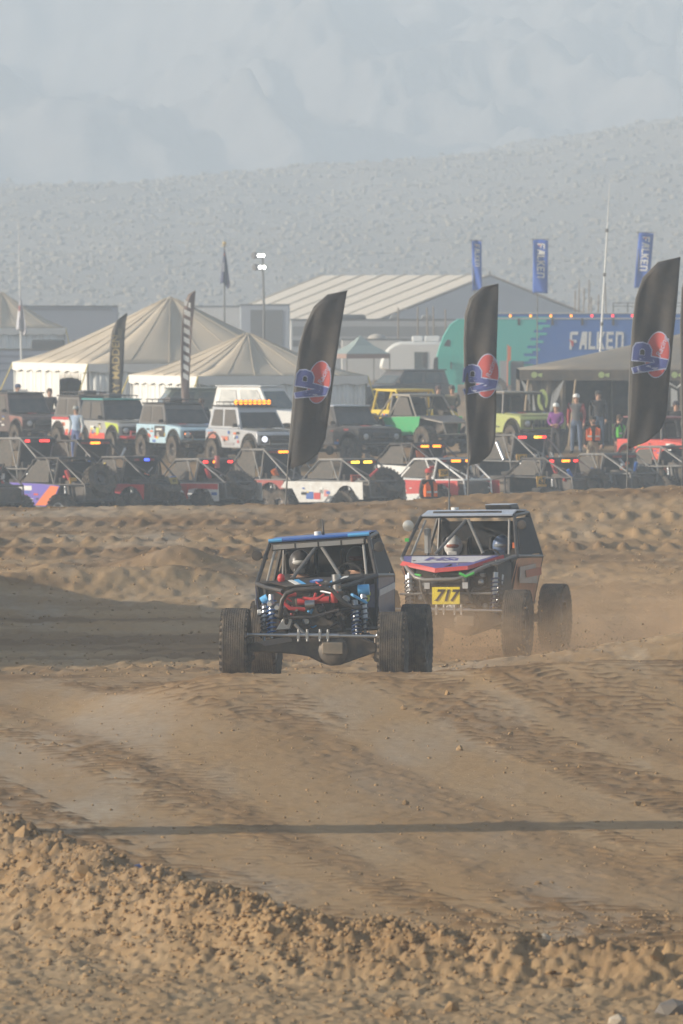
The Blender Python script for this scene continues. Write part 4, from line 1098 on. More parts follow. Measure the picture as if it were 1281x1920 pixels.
pbuggy(1231, 273, 131, 'dusty grey buggy with muddy tyres below the red jeep', None, roof=GREYT, H=1.72, cagem=GREYT, sp=(.1, .05, (-.9, .1, .3)), ratt=(BOT,))

# ---------------------------------------------------------------- trucks, facing the course
def truck(px, d, rz, label, body, roof=BLACK, fender=None, hood=None, stripe=None, H=1.92, R=.47, cage=None, open_cab=False, roof_lamps=None, grille=BLACK, front=None, jeep=False, door=None, name='race_truck', cat='truck', group='race trucks lined up behind the buggies', head=None, L=1.0, lift=0., net=True, z=None, glass=GLASS, sticker=(), amber=False, rack=False):
    x = PX(px, d)
    root = empty(name, (x, d, gz(x, d) if z is None else z), rad(rz), label, cat, group)
    wb = 1.40*L; WY = .80
    for wx in (wb, -wb):
        for s in (-1, 1): wheel(root, (wx, s*WY, R), R, False, False)
    zb, zs = 1.30 + lift, .66 + lift
    xr, xf, xc = -2.05*L, 1.98*L, .62*L
    ar = R + .13
    prof = [(xr, zs + .12), (xr, zb), (xc, zb), (xf - .10, zb - .07), (xf, zb - .16), (xf, zs + .16)] + arc(wb, R + .05, ar, 20, 160, 7) + [(wb - ar - .02, zs), (-wb + ar + .02, zs)] + arc(-wb, R + .05, ar, 20, 160, 7)
    c = MB(); c.prism(prof, -.86, .86); c.build('body', body, root, True, .035)
    if fender:
        for s in (-1, 1):
            c = MB(); c.prism([(xc + .08, zb - .04), (xf - .13, zb - .09), (xf - .02, zb - .18), (xf - .02, zs + .18)] + arc(wb, R + .05, ar + .01, 20, 150, 6) + [(wb - ar*.8, zs + .3)], s*.862, s*.872); c.build('front_fender', fender, root)
    if hood:
        c = MB(); c.prism([(xc + .05, zb + .005), (xf - .12, zb - .055), (xf - .12, zb - .035), (xc + .05, zb + .03)], -.78, .78); c.build('hood', hood, root, False, .01)
    if door:
        for s in (-1, 1):
            c = MB(); c.prism([(xc - .02, zb - .04), (xc - .95, zb - .04), (xc - .98, zs + .10), (xc - .06, zs + .06)], s*.862, s*.874); dr = c.build('door', door, root, False, .005)
            c = MB(); c.box((xc - .82, s*.885, zb - .12), (.14, .02, .03)); c.build('handle', BLACK, dr)
    if stripe:
        for s in (-1, 1):
            c = MB(); c.prism([(-wb + ar + .04, zs + .02), (-wb + ar + .10, zs + .22), (wb - ar - .14, zs + .22), (wb - ar - .06, zs + .02)], s*.862, s*.878); c.build('rocker_panel', stripe, root)
    for wx in (wb, -wb):
        for s in (-1, 1):
            c = MB(); pts = arc(wx, R + .05, ar + .03, 15, 165, 9); c.tube([(p[0], s*.88, p[1]) for p in pts], .035, 6); c.build('wheel_flare', BLACK, root, True)
    # cab
    x0, x1 = xr + .12, xc - .02; t0, t1 = xr + .25, xc - .52; zt = H + lift
    W0, W1 = .83, .70
    if jeep: t1 = xc - .16
    if open_cab:
        cm = cage or CAGE
        c = MB()
        for s in (-1, 1):
            c.tube([(x1, s*.80, zb), (t1, s*W1, zt), (t0 + .3, s*W1, zt), (x0 + .2, s*.78, zb)], .045, 8); c.tube([(-.25, s*W1, zt), (-.45, s*.80, zb)], .045, 8)
        for xx in (t1, -.25, t0 + .3): c.tube([(xx, -W1, zt), (xx, W1, zt)], .045, 8)
        c.tube([(x1, -.8, zb + .02), (x1, .8, zb + .02)], .04, 8)
        c.build('roll_cage', cm, root, True)
        for s in (-1, 1):
            q = MB(); q.prism([(-.75, zb - .3), (-.3, zb - .3), (-.3, zb - .15), (-.6, zb - .1), (-.72, zt - .15), (-.85, zt - .15)], s*.36 - .2, s*.36 + .2); q.build('seat', SEATM, root, False, .03)
        q = MB(); q.panel([(-1.0, -.74, zb), (-1.0, .74, zb), (-1.0, .66, zt - .05), (-1.0, -.66, zt - .05)], .02); q.build('rear_net', BLACK, root)
    else:
        c = MB()
        c.add([(x0, -W0, zb), (x1, -W0, zb), (x1, W0, zb), (x0, W0, zb), (t0, -W1, zt), (t1, -W1, zt), (t1, W1, zt), (t0, W1, zt)], [(3,2,1,0),(4,5,6,7),(0,1,5,4),(1,2,6,5),(2,3,7,6),(3,0,4,7)])
        cb = c.build('cab', cage or body, root, False, .03)
        def lerp(a, b, t): return a + (b - a)*t
        for s in (-1, 1):
            def pt(u, w):  # u along x, w up
                xa, xb = lerp(x0, t0, w), lerp(x1, t1, w)
                return (lerp(xa, xb, u), s*(lerp(W0, W1, w) + .012), lerp(zb, zt, w))
            for (u0, u1) in ((.10, .46), (.52, .93)):
                c = MB(); c.panel([pt(u0, .12), pt(u1, .12), pt(u1 - .02, .88), pt(u0 + .01, .88)], .012); c.build('side_window', NET if net else glass, cb)
        c = MB(); c.panel([(x1 + .012, -W0 + .08, zb + .05), (x1 + .012, W0 - .08, zb + .05), (t1 + .03, W1 - .06, zt - .07), (t1 + .03, -W1 + .06, zt - .07)], .012); c.build('windscreen', glass, cb)
        c = MB(); c.panel([(x0 - .012, -W0 + .1, zb + .1), (x0 - .012, W0 - .1, zb + .1), (t0 - .012, W1 - .1, zt - .08), (t0 - .012, -W1 + .1, zt - .08)], .012); c.build('rear_window', glass, cb)
    c = MB(); c.box(((t0 + t1)/2, 0, zt + .03), (t1 - t0 + .14, 2*W1 + .06, .05)); c.build('roof', roof, root, False, .02)
    # face
    c = MB(); c.box((xf + .008, 0, zb - .32), (.03, 1.46, .26)); gr = c.build('grille', grille, root, False, .01)
    for k in range(7 if jeep else 5):
        n_ = 7 if jeep else 5
        c = MB()
        if jeep: c.box((xf + .028, -.42 + .14*k, zb - .32), (.012, .055, .22))
        else: c.box((xf + .028, 0, zb - .42 + .05*k), (.012, .95, .012))
        c.build('grille_slat', CAGE if not jeep else INK, gr)
    for s in (-1, 1):
        c = MB(); c.lathe([(.095, 0), (.10, .03), (.06, .05)], (xf + .02, s*.60, zb - .32), (1, 0, 0), 16); hl = c.build('headlight', head or LENS, root, True)
        c = MB(); c.tube([(xf + .012, s*.60 + .11*math.cos(a), zb - .32 + .11*math.sin(a)) for a in [q*math.pi/8 for q in range(17)]], .012, 6); c.build('bezel', BLACK, hl, True)
        if amber:
            c = MB(); c.box((xf + .03, s*.60, zb - .30), (.03, .20, .06)); c.build('marker_lamp', AMBER, root)
        c = MB(); c.box((xc - .18, s*.95, zb + .12), (.08, .16, .12)); c.tube([(xc - .14, s*.80, zb + .08), (xc - .16, s*.92, zb + .12)], .014, 6); c.build('mirror', BLACK, root, False, .02)
    c = MB(); c.tube([(xf - .05, -.80, zs + .10), (xf + .16, -.62, zs + .08), (xf + .16, .62, zs + .08), (xf - .05, .80, zs + .10)], .055, 10); c.tube([(xf + .12, -.45, zs + .28), (xf + .12, .45, zs + .28)], .03, 8)
    for s in (-1, 1): c.tube([(xf + .14, s*.45, zs + .08), (xf + .12, s*.45, zs + .28), (xf, s*.4, zs + .30)], .03, 8)
    c.build('bumper', front or BLACK, root, True)
    c = MB(); c.box((xf - .15, 0, zs - .02), (.5, 1.1, .04)); c.build('skid_plate', CAGE, root)
    for wx in (wb, -wb):
        c = MB(); c.tube([(wx, -.75, R), (wx, .75, R)], .06, 10); c.ball((wx, .1, R), .16); c.build('axle', CAGE, root, True)
        for s in (-1, 1): shock(root, (wx - .1, s*.52, zs + .4), (wx, s*.58, R), M('spring_silver', (.42, .42, .42), .4, .6, .15))
    if rack:
        c = MB(); zr = zt + .16
        for s in (-1, 1):
            c.tube([(t0 + .1, s*.62, zr), (t1 - .05, s*.62, zr)], .018, 6)
            for q in range(4): xx = t0 + .15 + (t1 - t0 - .3)*q/3; c.tube([(xx, s*.62, zt + .05), (xx, s*.62, zr)], .014, 6)
        for q in range(6): xx = t0 + .1 + (t1 - t0 - .15)*q/5; c.tube([(xx, -.62, zr), (xx, .62, zr)], .014, 6)
        c.build('roof_rack', BLACK, root, True)
        c = MB(); c.box(((t0*2 + t1)/3, .15, zt + .14), (.6, .5, .16)); c.build('cargo_bag', M('dusty_black', (.07, .07, .08), .5, 0, .25), root, False, .05)
    if roof_lamps:
        n_, m_, xx = roof_lamps
        c = MB(); c.tube([(xx, -.66, zt + .07), (xx, .66, zt + .07)], .022, 8); lb = c.build('lamp_rail', BLACK, root, True)
        for k in range(n_):
            y = -.60 + 1.2*k/(n_ - 1)
            c = MB(); c.lathe([(.03, -.06), (.085, -.02), (.09, .02)], (xx, y, zt + .16), (1, 0, 0), 14); rl = c.build('roof_lamp', BLACK, root, True)
            c = MB(); c.lathe([(.078, .0), (.05, .02), (.01, .025)], (xx + .021, y, zt + .16), (1, 0, 0), 14); c.build('lens', m_, rl, True)
    rr_ = random.Random(int(px*3 + d))
    if name == 'race_truck':
        for i in range(12):
            x_, z_ = rr_.uniform(-1.0, .7), rr_.uniform(zs + .12, zb - .1); w_, h_ = rr_.uniform(.06, .26), rr_.uniform(.03, .10)
            c = MB(); c.box((x_, -.8815, z_), (w_, .004, h_)); c.build('sticker', rr_.choice((WHITE, INK, BLUE, RED, YELLOW, BLACK, ORANGE)), root)
        for i in range(5):
            c = MB(); c.box((xc + rr_.uniform(.3, 1.0), rr_.uniform(-.6, .6), zb + .035), (rr_.uniform(.1, .3), rr_.uniform(.1, .3), .006), Matrix.Rotation(.058, 3, 'Y')); c.build('hood_sticker', rr_.choice((WHITE, INK, BLUE, RED)), root)
        for s in (-1, 1):
            c = MB(); c.lathe([(.03, -.05), (.08, 0), (.08, .03)], (xf + .17, s*.34, zs + .38), (1, 0, 0), 12); c.build('fog_lamp', BLACK, root, True)
        c = MB(); c.box((xc + .02, 0, zb + .06), (.05, 1.2, .06)); c.build('cowl_light_bar', BLACK, root)
    root.scale = (.92,)*3
    for (x_, z_, w_, h_, m_) in sticker:
        c = MB(); c.box((x_, -.876, z_), (w_, .006, h_)); c.build('sticker', m_, root)
    return root
GREYB = M('silver_grey_paint', (.42, .42, .41), .4, .2, .2)
LIME = M('lime_paint', (.50, .60, .06), .4, 0, .12)
PALEB = M('pale_blue_paint', (.42, .60, .70), .4, 0, .15)
TEALR = M('teal_paint', (.06, .36, .34), .45, 0, .15)
NAVY = M('navy_paint', (.03, .035, .07), .4, 0, .2)
truck(-24, 322, -66, 'dark navy race truck with tan hood edge at the end of the row', NAVY, BLACK, hood=M('tan_edge', (.30, .22, .12), .5, 0, .3), H=1.98)
truck(45, 317, -66, 'black race truck with dull red rear quarter beside the white truck', M('black_red', (.05, .03, .035), .4, 0, .2), BLACK, fender=M('dull_red', (.25, .07, .07), .5, 0, .3), H=2.02)
truck(180, 311, -66, 'white race truck with red waistline and wide black wheel arches', M('white_truck', (.72, .71, .69), .4, 0, .12), BLACK, H=2.02, cage=M('dark_grey_cab', (.10, .10, .105), .5, 0, .2), rack=True,
      sticker=((-1.0, 1.26, 1.9, .09, RED), (-.9, 1.06, .25, .12, ORANGE)), door=M('white_truck', (.72, .71, .69), .4, 0, .12), stripe=RED)
truck(226, 306, -67, 'grey and lime race truck with teal roof and red rocker panel', GREYB, TEALR, fender=LIME, cage=CAGE, rack=True, hood=M('grey_hood', (.22, .22, .20), .5, 0, .3), stripe=M('scarlet', (.70, .06, .03), .4, 0, .08), H=2.0, front=RED,
      sticker=((.05, .95, .28, .22, LIME), (-.45, 1.05, .35, .14, WHITE), (-1.55, 1.12, .35, .16, RED)))
truck(341, 300, -67, 'pale blue race truck with black door, amber marker lamp and black hood', PALEB, BLACK, fender=PALEB, hood=M('slate_blue', (.12, .19, .28), .45, 0, .3), door=BLACK, stripe=PALEB, H=1.98, grille=NAVY, amber=True, cage=M('dark_grey_cab', (.10, .10, .105), .5, 0, .2), rack=True,
      sticker=((.10, 1.14, .55, .07, WHITE), (.0, .95, .22, .18, GREYB), (-.35, .74, .30, .08, BLUE)))
truck(478, 294, -64, 'silver race truck with red and blue splashes and a row of amber roof lamps', M('silver_paint', (.50, .51, .53), .35, .3, .12), BLACK, hood=M('grey_hood', (.22, .22, .20), .5, 0, .3), H=2.02, rack=True, roof_lamps=(8, AMBER, -.2), head=M('headlamp_lit', (.9, .92, 1.0), .2, 0, 0, emit=.8),
      sticker=((-1.5, 1.08, .6, .22, M('faded_red', (.5, .13, .09), .4, 0, .3)), (-.5, .98, .55, .14, M('splash_red', (.48, .18, .15), .4, 0, .2)), (-1.7, 1.22, .5, .08, M('splash_blue', (.25, .38, .55), .4, 0, .2)), (-.2, .80, .8, .10, M('splash_grey', (.33, .33, .36), .4, 0, .2))))
truck(655, 297, -58, 'black long-nosed race truck with red hood tips and tan tyres', M('black_gloss', (.02, .02, .024), .3, 0, .12), M('pale_roof', (.42, .45, .50), .4, 0, .15), H=1.95, cage=CAGE, hood=M('dusty_black', (.07, .07, .08), .5, 0, .25),
      sticker=((1.2, 1.20, .3, .06, RED), (.6, .75, .3, .08, BLUE)))
truck(775, 312, -66, 'yellow race truck with open yellow roll cage behind the green buggy', YELLOW, YELLOW, H=1.98, open_cab=True, cage=YELLOW, hood=YELLOW)
truck(968, 296, -64, 'lime green jeep with flat hood, round headlights and slatted grille', M('jeep_lime', (.40, .46, .14), .45, 0, .25), M('dusty_roof', (.30, .29, .26), .6, 0, .4), H=1.98, jeep=True, hood=M('jeep_hood', (.42, .45, .17), .5, 0, .35), grille=M('jeep_grille', (.16, .18, .06), .5, 0, .3), cage=CAGE, open_cab=True)
truck(1262, 284, -60, 'red jeep with white lettering on its fender under the canopy', M('jeep_red', (.60, .06, .05), .4, 0, .15), M('maroon_roof', (.20, .03, .05), .5, 0, .3), H=1.98, jeep=True, fender=M('jeep_red', (.60, .06, .05), .4, 0, .15), hood=M('jeep_red', (.60, .06, .05), .4, 0, .15), grille=BLACK, cage=CAGE, open_cab=True,
      sticker=((1.2, 1.14, .45, .09, WHITE), (1.25, .98, .3, .05, WHITE), (1.3, .86, .35, .07, YELLOW)))
truck(322, 316, -172, 'dull green utility wagon with roof windows parked by the small tan tent', M('sage_paint', (.13, .17, .15), .35, .1, .25), M('sage_paint', (.13, .17, .15), .35, .1, .25), H=2.05, R=.40, name='utility_wagon', cat='car', group='support vehicles', net=False, lift=.15, glass=M('tinted_glass', (.05, .07, .075), .15, 0, .15))
truck(505, 315, -35, 'white pickup with tall cab parked behind the silver race truck', M('white_truck', (.72, .71, .69), .4, 0, .12), WHITE, H=2.10, R=.40, name='pickup_truck', cat='truck', group='support vehicles', net=False, lift=.20, glass=M('tinted_glass', (.05, .07, .075), .15, 0, .15))
truck(745, 352, -150, 'dark grey pickup parked below the white camper', M('charcoal_paint', (.07, .075, .085), .35, .1, .2), M('charcoal_paint', (.07, .075, .085), .35, .1, .2), H=1.85, R=.42, name='pickup_truck', cat='truck', group='support vehicles', net=False, lift=.1, glass=M('tinted_glass', (.05, .07, .075), .15, 0, .15))
# the green buggy stands nose to camera with its side to the sun
GREEN = M('green_paint', (.03, .36, .12), .4, 0, .14)
gb = pbuggy(795, 297, -58, 'green sided tube buggy parked nose out before the yellow truck', GREEN, 'wedge', H=1.86, roof=M('dusty_roof', (.30, .29, .26), .6, 0, .4), cagem=M('cage_tan', (.33, .30, .26), .5, .1, .3))
c = MB(); c.panel([(.75, -.70, 1.28), (.75, .70, 1.28), (1.75, .42, 1.10), (1.75, -.42, 1.10)], .02); c.build('hood', M('dusty_black', (.07, .07, .08), .5, 0, .25), gb)
# ---------------------------------------------------------------- tents
CANVAS = M('tan_canvas', (.52, .44, .335), .85, 0, .10, 1.2, .2)
WALLW = M('white_canvas', (.78, .77, .73), .8, 0, .06, 1.5, .2)
DARKIN = M('dark_interior', (.06, .06, .06), .9, 0, .1)
def frame_tent(px0, d, s, yaw, eave, rise, label, zb=None, doors=True, wall=WALLW, roofm=CANVAS, openw=()):
    """square frame tent; px0 is the near corner, yaw the angle of its right-hand wall"""
    x = PX(px0, d); z0 = gz(x, d) if zb is None else zb
    root = empty('frame_tent', (x, d, z0), 0, label, 'tent', 'marquee tents')
    ux = Vector((math.cos(yaw), math.sin(yaw), 0)); uy = Vector((-math.sin(yaw), math.cos(yaw), 0))
    Q = lambda a, b, h: ux*a + uy*b + Vector((0, 0, h))
    ap = Q(s/2, s/2, eave + rise)
    cor = [(0, 0), (s, 0), (s, s), (0, s)]
    names = ['roof_panel']*4
    for k in range(4):
        a, b = cor[k], cor[(k+1) % 4]
        mb = MB(); n = 10
        A, B = Q(*a, eave), Q(*b, eave)
        rows_ = []
        for i in range(n + 1):
            t = i/n; row = []
            for j in range(n + 1):
                u = j/n
                p = A.lerp(B, u).lerp(ap, t)
                sag = .035*s*math.sin(math.pi*t)*(.55 + .45*math.cos(2*math.pi*u*2))*(1 - t*.4)
                wr = .012*math.sin(17*t + 9*u)*(1 - t)
                rows_.append(p - Vector((0, 0, sag*.9 - wr + .02*k*0)))
        fs = [(i*(n+1) + j, i*(n+1) + j + 1, (i+1)*(n+1) + j + 1, (i+1)*(n+1) + j) for i in range(n) for j in range(n)]
        mb.add(rows_, fs)
        o = mb.build('roof_panel', roofm, root, True); so = o.modifiers.new('thick', 'SOLIDIFY'); so.thickness = .01
        for q in range(1, 6):
            sm = MB(); u = q/6; sm.tube([A.lerp(B, u).lerp(ap, i/8*.96) - Vector((0, 0, .9*.035*s*math.sin(math.pi*i/8*.96)*(.55 + .45*math.cos(4*math.pi*u))*(1 - i/8*.38) - .012)) for i in range(9)], .013, 5); sm.build('seam', M('seam_tan', (.50, .42, .32), .9, 0, .1), root, True)
        # valance
        v_ = MB(); nrm = (B - A).normalized().cross(Vector((0, 0, 1)))
        for j in range(8):
            p, q_ = A.lerp(B, j/8), A.lerp(B, (j+1)/8); m_ = A.lerp(B, (j+.5)/8)
            v_.panel([p + nrm*.03, q_ + nrm*.03, q_ + nrm*.03 - Vector((0, 0, .26)), m_ + nrm*.03 - Vector((0, 0, .32)), p + nrm*.03 - Vector((0, 0, .26))], .008)
        v_.build('valance', wall, root)
        # walls: folds of hung canvas, doorway bays
        w_ = MB(); N = 40
        door = k in openw
        pts = []
        for i in range(N + 1):
            u = i/N; off = .03*math.sin(i*1.9) + .02*math.sin(i*.7)
            pts.append((A.lerp(B, u) - nrm*(.06 + off) - Vector((0, 0, eave)), u))
        for i in range(N):
            um = (pts[i][1] + pts[i+1][1])/2
            top = eave - .05; bot = 0.02
            if door:
                uu_ = (um*2) % 1.0
                if .22 < uu_ < .78 and um > .5: bot = 1.75 - 1.2*(uu_ - .5)**2
            w_.add([pts[i][0] + Vector((0, 0, bot)), pts[i+1][0] + Vector((0, 0, bot)), pts[i+1][0] + Vector((0, 0, top)), pts[i][0] + Vector((0, 0, top))], [(0, 1, 2, 3)])
        wo = w_.build('wall', wall, root, True); so = wo.modifiers.new('thick', 'SOLIDIFY'); so.thickness = .006
        pole = MB(); pole.tube([A - nrm*.05, A - nrm*.05 - Vector((0, 0, eave))], .03, 8); pole.build('pole', GREYT, root, True)
    c = MB(); c.panel([Q(.2, .2, .03), Q(s - .2, .2, .03), Q(s - .2, s - .2, .03), Q(.2, s - .2, .03)], .01); c.build('floor_mat', DARKIN, root)
    yel = M('guy_strap', (.60, .48, .12), .7, 0, .1)
    for (a, b, oa, ob) in ((0, 0, -.9, -.6), (0, s, -1.0, .2), (s, 0, .4, -.9)):
        g = MB(); g.tube([Q(a, b, eave), Q(a + oa, b + ob, 0)], .022, 6); g.build('guy_strap', yel, root)
    return root
frame_tent(165, 338, 9.0, rad(19), 2.25, 2.38, 'large tan marquee tent with white walls and an open doorway', openw=(3,))
frame_tent(371, 322, 6.2, rad(23), 2.35, 1.45, 'smaller tan marquee tent with plain white walls and pleated roof', openw=())
frame_tent(-60, 420, 4.5, rad(20), 3.0, 1.6, 'pale peaked tent beside the blue-grey trailer')
# big clear-span tent
def span_tent():
    d = 560.0; root = empty('clear_span_tent', (PX(918, d), d, .2), 0, 'huge white clear-span tent with seamed roof and gable toned as shaded', 'tent', 'marquee tents')
    W, hr, he = 7.4, 5.45, 2.75
    ang = rad(24)                                  # gable faces right of the camera
    ux = Vector((math.cos(ang), math.sin(ang), 0))*W; uy = Vector((-math.sin(ang)*1.0, math.cos(ang)*1.0, 0))
    L_ = 24.0
    bays = 8
    for k in range(bays):
        a, b = L_*k/bays + .02, L_*(k+1)/bays - .02
        for s in (-1, 1):
            c = MB(); c.panel([ux*s*1.04 + uy*a + Vector((0, 0, he - .1)), ux*s*1.04 + uy*b + Vector((0, 0, he - .1)), uy*b + Vector((0, 0, hr)), uy*a + Vector((0, 0, hr))], .04); c.build('roof_bay', M('pvc_cream', (.60, .53, .43), .6, 0, .08, .6), root)
        for s in (-1, 1):
            c = MB(); c.panel([ux*s + uy*a + Vector((0, 0, .05)), ux*s + uy*b + Vector((0, 0, .05)), ux*s + uy*b + Vector((0, 0, he)), ux*s + uy*a + Vector((0, 0, he))], .03); c.build('side_wall', WALLW, root)
    for e in (0, L_):
        c = MB(); c.panel([ux*-1 + uy*e + Vector((0, 0, .05)), ux + uy*e + Vector((0, 0, .05)), ux + uy*e + Vector((0, 0, he - .1)), uy*e + Vector((0, 0, hr - .05)), ux*-1 + uy*e + Vector((0, 0, he - .1))], .04); c.build('gable', M('pvc_shaded', (.42, .44, .48), .6, 0, .05, .6), root)  # gable shade painted in as a bluish grey base colour
    for k in range(bays + 1):
        c = MB(); y = L_*k/bays
        c.tube([ux*-1.03 + uy*y + Vector((0, 0, he - .02)), uy*y + Vector((0, 0, hr + .06)), ux*1.03 + uy*y + Vector((0, 0, he - .02))], .05, 6); c.build('rafter', M('rafter_tan', (.54, .47, .38), .6, 0, .1), root, True)
    c = MB(); c.tube([Vector((0, 0, hr)), Vector((0, 0, hr + .25))], .06, 8); c.build('finial', GREYT, root)
span_tent()
# black canopy on the right with printed valance
def canopy():
    d = 304.0; x0 = PX(975, d); z0 = gz(x0, d); root = empty('canopy_tent', (x0, d, z0), 0, 'wide black pop-up canopy with green badges on its valance', 'tent', 'marquee tents')
    BK = M('black_canvas', (.075, .075, .07), .85, 0, .30, 1.5, .2); RF = M('dusty_black_canvas', (.17, .165, .15), .9, 0, .35, 1.0, .2)
    Wd, Dp, e, r = 11.0, 6.0, 2.42, 1.35
    def seg(A, B, C, D, nm, m_):
        n = 8; mb = MB(); vs = []
        A, B, C, D = map(Vector, (A, B, C, D))
        for i in range(n + 1):
            t = i/n
            for j in range(n + 1):
                u = j/n; p = A.lerp(B, u).lerp(D.lerp(C, u), t)
                vs.append(p - Vector((0, 0, .10*math.sin(math.pi*t)*(.6 + .4*math.sin(u*9)))))
        mb.add(vs, [(i*(n+1)+j, i*(n+1)+j+1, (i+1)*(n+1)+j+1, (i+1)*(n+1)+j) for i in range(n) for j in range(n)])
        o = mb.build(nm, m_, root, True); s_ = o.modifiers.new('thick', 'SOLIDIFY'); s_.thickness = .012; return o
    ra, rb = (Wd*.56, Dp/2, e + r), (Wd*.66, Dp/2, e + r)
    seg((0, 0, e), (Wd, 0, e), rb, ra, 'roof_panel', RF); seg((0, Dp, e), (0, 0, e), ra, ra, 'roof_panel', RF); seg((Wd, 0, e), (Wd, Dp, e), rb, rb, 'roof_panel', RF); seg((Wd, Dp, e), (0, Dp, e), ra, rb, 'roof_panel', RF)
    for (A, B) in (((0, 0), (Wd, 0)), ((0, Dp), (0, 0)), ((Wd, 0), (Wd, Dp))):
        c = MB(); c.panel([(*A, e), (*B, e), (*B, e - .34), (*A, e - .34)], .012); vo = c.build('valance', BK, root)
    GB = M('badge_green', (.42, .52, .22), .6, 0, .1)
    for px in (1002, 1128, 1265):
        x = PX(px, d) - x0; c = MB(); c.lathe([(.10, 0), (.10, .006)], (x, -.012, e - .16), (0, -1, 0), 18); b = c.build('badge', GB, root)
        c = MB(); c.panel([(x + .11, -.016, e - .20), (x + .24, -.016, e - .24), (x + .26, -.016, e - .10), (x + .12, -.016, e - .12)], .006); c.build('badge_tail', GB, b)
    for x in (.05, 1.55, 4.15, Wd*.6, Wd - .05):
        c = MB(); c.tube([(x, .02, 0), (x + .22, .02, e - .3)] if x < 5 else [(x, .02, 0), (x, .02, e)], .035, 8); c.build('post', M('timber_post', (.36, .27, .17), .7, 0, .1), root, True)
    for (xa, xb) in ((.1, 1.45), (4.3, 5.2), (5.25, Wd - .1)):
        c = MB(); n = 14
        for i in range(n):
            p, q_ = xa + (xb - xa)*i/n, xa + (xb - xa)*(i+1)/n; f0, f1 = .05*math.sin(i*1.3), .05*math.sin((i+1)*1.3)
            c.add([(p, .12 + f0, .02), (q_, .12 + f1, .02), (q_, .12 + f1, e - .1), (p, .12 + f0, e - .1)], [(0, 1, 2, 3)])
        w = c.build('front_wall', BK, root, True)
    c = MB(); c.panel([(0.05, Dp, .02), (Wd, Dp, .02), (Wd, Dp, e), (.05, Dp, e)], .012); c.build('rear_wall', BK, root)
    c = MB(); c.panel([(.0, Dp, .02), (.0, .1, .02), (.0, .1, e), (.0, Dp, e)], .012); c.build('side_wall', BK, root)
    c = MB(); c.panel([(2.95, .4, .02), (2.95, 2.4, .02), (2.95, 2.4, e), (2.95, .4, e)], .012); c.build('divider', M('grey_drape', (.16, .16, .16), .9, 0, .2), root)
    # winged badge on the left wall, pointed crest on the right wall
    PW = M('print_white', (.55, .55, .53), .7, 0, .1)
    cx, cz = .72, 1.62
    c = MB(); c.lathe([(.17, 0), (.17, .005)], (0, 0, 0), (0, -1, 0), 24); bo = c.build('wing_badge', M('badge_lime', (.50, .58, .20), .6, 0, .05), root); bo.location = (cx, .02, cz - .15); bo.scale = (1, 1, 2.0)
    c = MB(); c.lathe([(.09, 0), (.09, .005)], (0, -.008, 0), (0, -1, 0), 20); c.build('badge_core', M('badge_dark', (.12, .16, .06), .6, 0, .05), bo)
    for s in (-1, 1):
        for k in range(5):
            c = MB(); a = .20 + .055*k
            c.panel([(cx + s*a, .015, cz - .62 + .10*k), (cx + s*(a + .05), .015, cz - .62 + .12*k), (cx + s*(a + .16 + .04*k), .015, cz + .62 - .10*(4 - k) - (.0 if k == 4 else .05)), (cx + s*(a + .09 + .03*k), .015, cz + .45 - .12*(4 - k))], .006); c.build('wing_feather', PW, root)
    x = PX(1270, d) - x0
    c = MB(); pts = [(-.25, 2.0), (.0, 1.85), (.12, 1.95), (.2, 2.12), (.28, 1.95), (.34, 1.6), (.26, 1.2), (.05, .9)]
    c.tube([(x + p[0], .0, p[1]) for p in pts], .03, 6); c.build('crest_outline', PW, root, True)
    c = MB(); c.panel([(x - .2, .0, 1.25), (x + .02, .0, 1.3), (x + .0, .0, 1.75), (x - .2, .0, 1.85)], .006); c.build('crest_fill', PW, root)
    c = MB(); c.box((2.2, 2.2, .75), (1.6, .7, .05)); 
    for a in (-.7, .7):
        for b in (-.28, .28): c.box((2.2 + a, 2.2 + b, .37), (.04, .04, .74))
    tb = c.build('folding_table', M('table_grey', (.25, .25, .25), .6, 0, .2)); tb.location = root.location; tag(tb, 'grey folding table under the black canopy', 'table')
canopy()
def small_canopy():
    d = 380.; x = PX(676, d); z = P(676, 663, d).z; root = empty('shade_canopy', (x, d, gz(x, d)), rad(20), 'small grey-green peaked shade canopy by the white camper', 'tent')
    e = z - gz(x, d)
    G = M('sage_canvas', (.26, .33, .32), .8, 0, .15)
    cor = [(-.9, -.9), (.9, -.9), (.9, .9), (-.9, .9)]
    for k in range(4):
        a, b = cor[k], cor[(k+1) % 4]
        c = MB(); c.panel([(*a, e), (*b, e), (b[0]*.45, b[1]*.45, e + .32), (a[0]*.45, a[1]*.45, e + .32)], .012); c.panel([(a[0]*.45, a[1]*.45, e + .32), (b[0]*.45, b[1]*.45, e + .32), (0, 0, e + .72)], .012); c.build('roof_panel', G, root)
        c = MB(); c.tube([(*a, 0), (*a, e)], .02, 6); c.build('leg', GREYT, root)
        c = MB(); c.panel([(*a, e), (*b, e), (*b, e - .18), (*a, e - .18)], .01); c.build('valance', M('rust_canvas', (.30, .20, .17), .8, 0, .1), root)
small_canopy()

